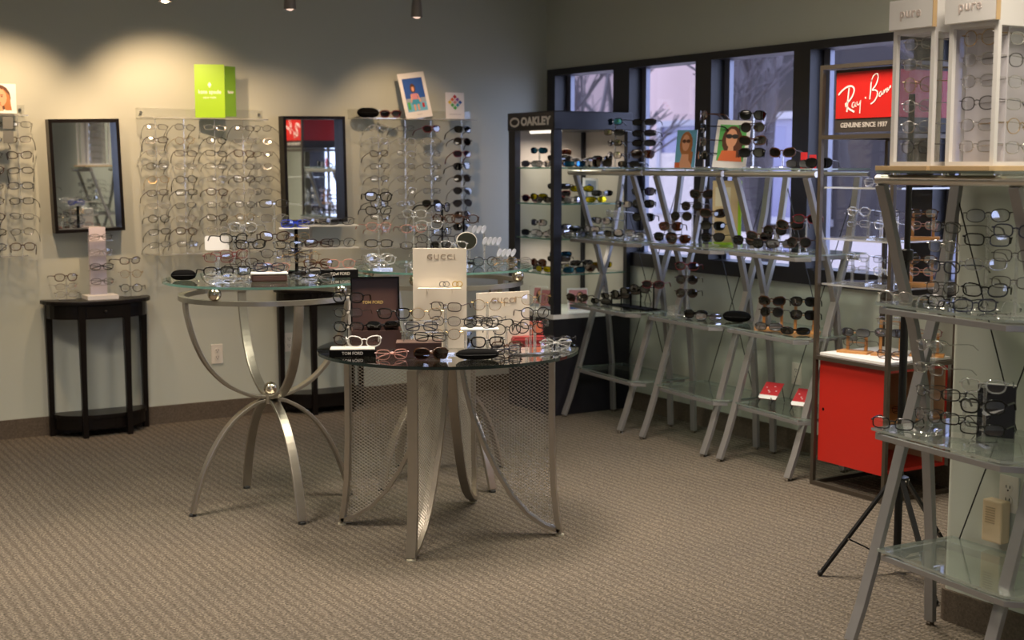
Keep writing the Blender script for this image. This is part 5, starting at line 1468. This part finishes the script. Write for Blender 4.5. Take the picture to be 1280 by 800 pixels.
M().bar([(-0.040, 0, 0.038), (-0.004, -0.012, 0.038)], (0, 0, 1), 0.076, 0.002).build('left_panel', REDB, t)
M().bar([(0.006, -0.012, 0.032), (0.036, 0, 0.032)], (0, 0, 1), 0.064, 0.002).build('right_panel', REDB, t)
M().box(-0.012, -0.022, 0.012, 0.012, -0.018, 0.040).build('white_label', WPRINT, t)
rest('s_sil', 4.54, 4.840, ZA, -70, 'silver sport sunglasses lying before the red folded brochure', GS)
rest('s_way', 4.56, 4.725, ZA, -60, 'black sunglasses lying atop the brochure shelf next to the bronze tower', GS, folded=False)

def step_stand(label, pts, z, styles, rots, where, group, postm=ACRYL):
    """pts: (x, y, height of the pair); one base strip per post"""
    x0 = sum(p[0] for p in pts)/len(pts); y0 = sum(p[1] for p in pts)/len(pts)
    t = thing('step_stand', label, 'display stand', (x0, y0, z))
    lo_x = min(p[0] for p in pts)-0.01; hi_x = max(p[0] for p in pts)+0.045
    lo_y = min(p[1] for p in pts)-0.02; hi_y = max(p[1] for p in pts)+0.02
    M().box(lo_x-x0, lo_y-y0, 0, hi_x-x0, hi_y-y0, 0.005).build('base', postm, t)
    for i, ((x, y, h), st_) in enumerate(zip(pts, styles)):
        a = R(rots[i]); bx, by = -sin(a)*0.018, cos(a)*0.018
        M().tube([(x-x0+bx, y-y0+by, 0.005), (x-x0+bx, y-y0+by, h-z+0.004)], 0.0045, 8).build('post', postm, t)
        M().box(-0.005, -0.003, -0.004, 0.005, 0.016, 0.001, Matrix.Translation((x-x0, y-y0, h-z)) @ Matrix.Rotation(a, 4, 'Z')).build('nose_rest', postm, t)
        pair(st_, x, y, h, rots[i], '%s, %s step of %s' % (words(st_).split(' with')[0], ['first', 'second', 'third', 'fourth', 'fifth', 'sixth'][i], where), group, pitch=rnd.uniform(-3, 2))
    return t
# second shelf of the corner unit
acrylic_tree('acrylic_stand', 'clear three tier stand with purple tinted sunglasses by the window', 4.62, 6.170, ZB_, -70, [1.350, 1.280, 1.205], ['s_pur', 's_way', 's_way'], 'the window stand, second shelf of the corner unit', GS, rots=[-40, -40, -50])
step_stand('clear rising stand on the second shelf of the corner ladder unit', [(4.53, 6.56, 1.125), (4.55, 6.48, 1.175), (4.57, 6.40, 1.225), (4.59, 6.33, 1.275)], ZB_, ['s_sil', 's_sil', 'sil_oval', 's_sil'], [-85, -85, -85, -85],
           'the corner rising stand', GS)
step_stand('low clear stand on the second shelf of the corner ladder unit', [(4.50, 6.30, 1.110), (4.50, 6.19, 1.120)], ZB_, ['s_sport', 's_sil'], [-75, -70], 'the low corner stand', GS)
rest('clr_way', 4.48, 6.06, ZB_, -70, 'clear eyeglasses lying on the second shelf of the corner unit', 'glasses on the ladder shelves')
# third shelf of the corner unit
rest('s_cat', 4.47, 6.615, ZC, -55, 'tortoiseshell cat-eye sunglasses lying at the far end of the third shelf', GS, folded=False)
rest('s_sport', 4.50, 6.42, ZC, -70, 'black sport sunglasses lying on the third shelf of the corner unit', GS)
step_stand('row of black posts rising on the third shelf of the corner unit', [(4.53, 6.36, 0.745), (4.54, 6.28, 0.760), (4.55, 6.20, 0.785), (4.56, 6.12, 0.805), (4.58, 6.02, 0.835)], ZC, ['s_sport', 's_way', 's_sport', 's_way', 's_red'], [-70, -72, -70, -68, -55],
           'the black posts, corner unit', GS, postm=MATBLK)
# middle unit
step_stand('clear rising stand with brown sunglasses on the middle ladder unit', [(4.49, 5.800, 1.115), (4.52, 5.790, 1.170), (4.57, 5.765, 1.225), (4.59, 5.70, 1.280), (4.60, 5.63, 1.345)], ZB_, ['s_way', 's_amb', 's_round', 's_round', 's_cat'], [-55, -50, -55, -55, -55],
           'the brown rising stand', GS)
t = thing('framed_mirror_card', 'lime framed upright panel with a tan face on a lime base', 'display card', (4.66, 5.500, ZB_), R(-52))
M().box(-0.080, -0.045, 0, 0.080, 0.050, 0.012).build('base', GREEN, t)
M().box(-0.075, 0.010, 0.012, 0.062, 0.016, 0.335).build('panel', mat('tan_card', (0.62, 0.47, 0.26), 0.5), t)
M().box(0.062, 0.006, 0.012, 0.078, 0.020, 0.335).build('edge_strip', GREEN, t)
M().box(-0.060, 0.0092, 0.200, 0.020, 0.010, 0.300).build('pale_patch', mat('pale_print', (0.70, 0.62, 0.45), 0.5), t)
acrylic_tree('acrylic_stand', 'clear three tier stand before the lime framed panel', 4.545, 5.470, ZB_, -50, [1.250, 1.185, 1.125], ['s_cat', 's_way', 's_way'], 'the stand before the lime panel', GS, base='square', rots=[-45, -50, -60])
rest('s_amb', 4.47, 5.66, ZB_, -50, 'amber sunglasses lying at the left of the lime base', GS)
acrylic_tree('acrylic_stand', 'clear three tier stand on the third shelf of the middle unit', 4.555, 5.690, ZC, -55, [0.960, 0.888, 0.815], ['s_red', 's_round', 's_round'], 'the third shelf stand, middle unit', GS, rots=[-50, -50, -50])
t = thing('clear_cube', 'small clear acrylic block on the third shelf of the middle unit', 'display block', (4.52, 5.760, ZC), R(-60))
M().box(-0.022, -0.022, 0, 0.022, 0.022, 0.055).build('block', ACRYL, t)
rest('s_way', 4.50, 5.545, ZC, -60, 'black sunglasses lying on the third shelf of the middle unit, left', GS, folded=True)
rest('s_sil', 4.50, 5.440, ZC, -50, 'silver lensed sunglasses lying on the third shelf of the middle unit', GS)
lump_case('black rounded glasses case on the third shelf of the middle unit', 4.60, 5.330, ZC, -62, 0.150, 0.080, 0.058, MATBLK)
# brochure unit
step_stand('clear rising stand with shining dark sunglasses on the brochure ladder unit',
           [(4.50, 5.165, 1.125), (4.52, 5.085, 1.150), (4.55, 5.005, 1.180), (4.57, 4.920, 1.210), (4.60, 4.840, 1.240)], ZB_, ['s_way', 's_cat', 's_round', 's_cat', 's_red'], [-60, -60, -58, -58, -52], 'the brochure unit rising stand', GS)
step_stand('low clear stand before the rising one on the brochure ladder unit', [(4.47, 4.985, 1.118), (4.47, 4.870, 1.122), (4.48, 4.760, 1.135)], ZB_, ['s_way', 's_sil', 's_round'], [-60, -58, -60], 'the low front stand, brochure unit', GS)
wood_stand('wooden stand at the left of the third shelf, brochure unit', 4.555, 5.020, ZC, -60, [0.830, 0.775], ['s_cat', 's_round'], 'the left stand, third shelf, brochure unit', GS)
wood_stand('wooden stand at the right of the third shelf, brochure unit', 4.560, 4.800, ZC, -58, [0.845, 0.780], ['s_way', 's_way'], 'the right stand, third shelf, brochure unit', GS)
rest('s_sil', 4.48, 4.960, ZC, -60, 'silver lensed sunglasses lying before the left wooden stand', GS)
rest('s_sport', 4.48, 4.770, ZC, -55, 'black sport sunglasses lying before the right wooden stand', GS)
for k, (x_, y_) in enumerate(((4.60, 5.070), (4.60, 4.835))):
    t = thing('brochure_easel', ['red brochure with a white foot on a black wire easel, left of two', 'red brochure with a white foot on a black wire easel, right of two'][k], 'brochure', (x_, y_, ZD), R(-70))
    tl = Matrix.Rotation(R(-52), 4, 'X')
    b = M(); b.box(-0.050, 0, 0.0, 0.050, 0.003, 0.115, Matrix.Translation((0, -0.03, 0.030)) @ tl)
    bo = b.build('cover', REDB, t)
    b = M(); b.box(-0.050, -0.0008, 0.0, 0.050, 0.0, 0.026, Matrix.Translation((0, -0.03, 0.030)) @ tl); b.build('white_band', WPRINT, bo)
    b = M()
    for u, v in ((-.030, .075), (.012, .085), (.030, .055), (-.012, .055), (-.004, .045)):
        b.box(u-0.004, -0.0012, v, u+0.004, -0.0002, v+0.004, Matrix.Translation((0, -0.03, 0.030)) @ tl)
    b.build('print', WPRINT, bo)
    for s_ in (-1, 1):
        M().tube([(s_*0.036, -0.052, 0.042), (s_*0.036, -0.040, 0.022), (s_*0.036, -0.060, 0.0025), (s_*0.036, -0.030, 0.024), (s_*0.036, 0.060, 0.092), (s_*0.036, 0.095, 0.0025)], 0.0022, 6).build('wire_leg', BLACK, t)
    M().tube([(-0.036, 0.060, 0.092), (0.036, 0.060, 0.092)], 0.0022, 6).build('wire_bar', BLACK, t)

# near ladder unit
GE = 'glasses on the near ladder shelf'
acrylic_tree('acrylic_stand', 'clear four tier stand, left on the second shelf of the near unit', 3.190, 2.775, ZB_, -90, [1.316, 1.258, 1.198, 1.135], ['gun_rect', 'sil_oval', 'navy_rect', 'gun_oval'], 'the left stand, near unit second shelf', GE, rots=[-94, -90, -92, -88])
acrylic_tree('acrylic_stand', 'clear four tier stand, middle of the second shelf of the near unit', 3.190, 2.615, ZB_, -55, [1.355, 1.285, 1.215, 1.140], ['gun_oval', 'blk_rect', 'sil_oval', 'cat_blk'], 'the middle stand, near unit second shelf', GE, rots=[-48, -52, -46, -55])
acrylic_tree('acrylic_stand', 'clear three tier stand at the photo edge, second shelf of the near unit', 3.130, 2.470, ZB_, -70, [1.318, 1.250, 1.175], ['navy_rect', 'gun_rect', 'gun_rect'], 'the edge stand, near unit second shelf', GE, rots=[-66, -70, -64])
rest('blk_rect', 3.13, 2.700, ZB_, -75, 'black rectangular open eyeglasses lying on the near unit, second shelf', GE, folded=False)
rest('sil_oval', 3.11, 2.880, ZB_, -80, 'silver oval eyeglasses at the far end of the near unit, second shelf', GE, folded=False)
rest('navy_rect', 3.11, 2.580, ZB_, -30, 'navy blue open eyeglasses lying on the near unit, second shelf', GE, folded=False)
for k, (x_, y_) in enumerate(((3.12, 2.925), (3.12, 2.770), (3.20, 2.715), (3.12, 2.640), (3.20, 2.530))):
    t = thing('clear_saddle', ['clear arched glasses saddle at the far end of the second near shelf', 'clear arched saddle under the left stand of the second near shelf', 'clear arched saddle between the stands of the second near shelf',
              'clear arched saddle before the middle stand of the second near shelf', 'clear arched saddle by the edge stand of the second near shelf'][k], 'display stand', (x_, y_, ZB_), R(-60))
    M().bar([(0.026*cos(pi*i/12), 0, 0.001 + 0.034*sin(pi*i/12)) for i in range(13)], (0, 1, 0), 0.022, 0.0025).build('arch', ACRYL, t, True)
acrylic_tree('acrylic_stand', 'clear four tier stand, left on the third shelf of the near unit', 3.190, 2.815, ZC, -100, [0.955, 0.885, 0.812, 0.742], ['sil_oval', 'sil_rect', 'gun_rect', 'gun_oval'], 'the left stand, near unit third shelf', GE, rots=[-100, -98, -103, -100])
acrylic_tree('acrylic_stand', 'clear two tier stand, middle of the third shelf of the near unit', 3.190, 2.680, ZC, -70, [0.820, 0.748], ['blk_rect', 'blk_rect'], 'the middle stand, near unit third shelf', GE, base='square', rots=[-62, -62])
acrylic_tree('acrylic_stand', 'clear stand with a crossed base, right on the third shelf of the near unit', 3.150, 2.575, ZC, -70, [0.868, 0.808, 0.742], ['clr_way', 'blk_bold', 'blk_rect'], 'the right stand, near unit third shelf', GE, base='cross', rots=[-60, -64, -64])
rest('blk_rect', 3.115, 2.880, ZC, -62, 'black rectangular open eyeglasses at the far end of the third near shelf', GE, folded=False)
t = thing('brand_card', 'black upright card with a white swoosh behind the stands', 'sign', (3.290, 2.640, ZC), R(-62))
M().box(-0.054, 0, 0, 0.054, 0.012, 0.158).build('board', mat('navy_black_card', (0.010, 0.010, 0.016), 0.5), t)
M().box(-0.054, -0.0005, 0.158, 0.054, 0.0125, 0.160).build('top_edge', WHITE, t)
sw = [(-.050, .058), (-.056, .046), (-.052, .036), (-.040, .032), (-.020, .038), (.045, .072), (-.018, .052), (-.034, .048), (-.044, .050)]
M().prism([(u*0.7, v*0.7) for u, v in sw], 0, 0.0006, Matrix.Translation((0.0, -0.0004, 0.040)) @ Matrix.Rotation(R(90), 4, 'X')).build('swoosh_mark', WPRINT, t)
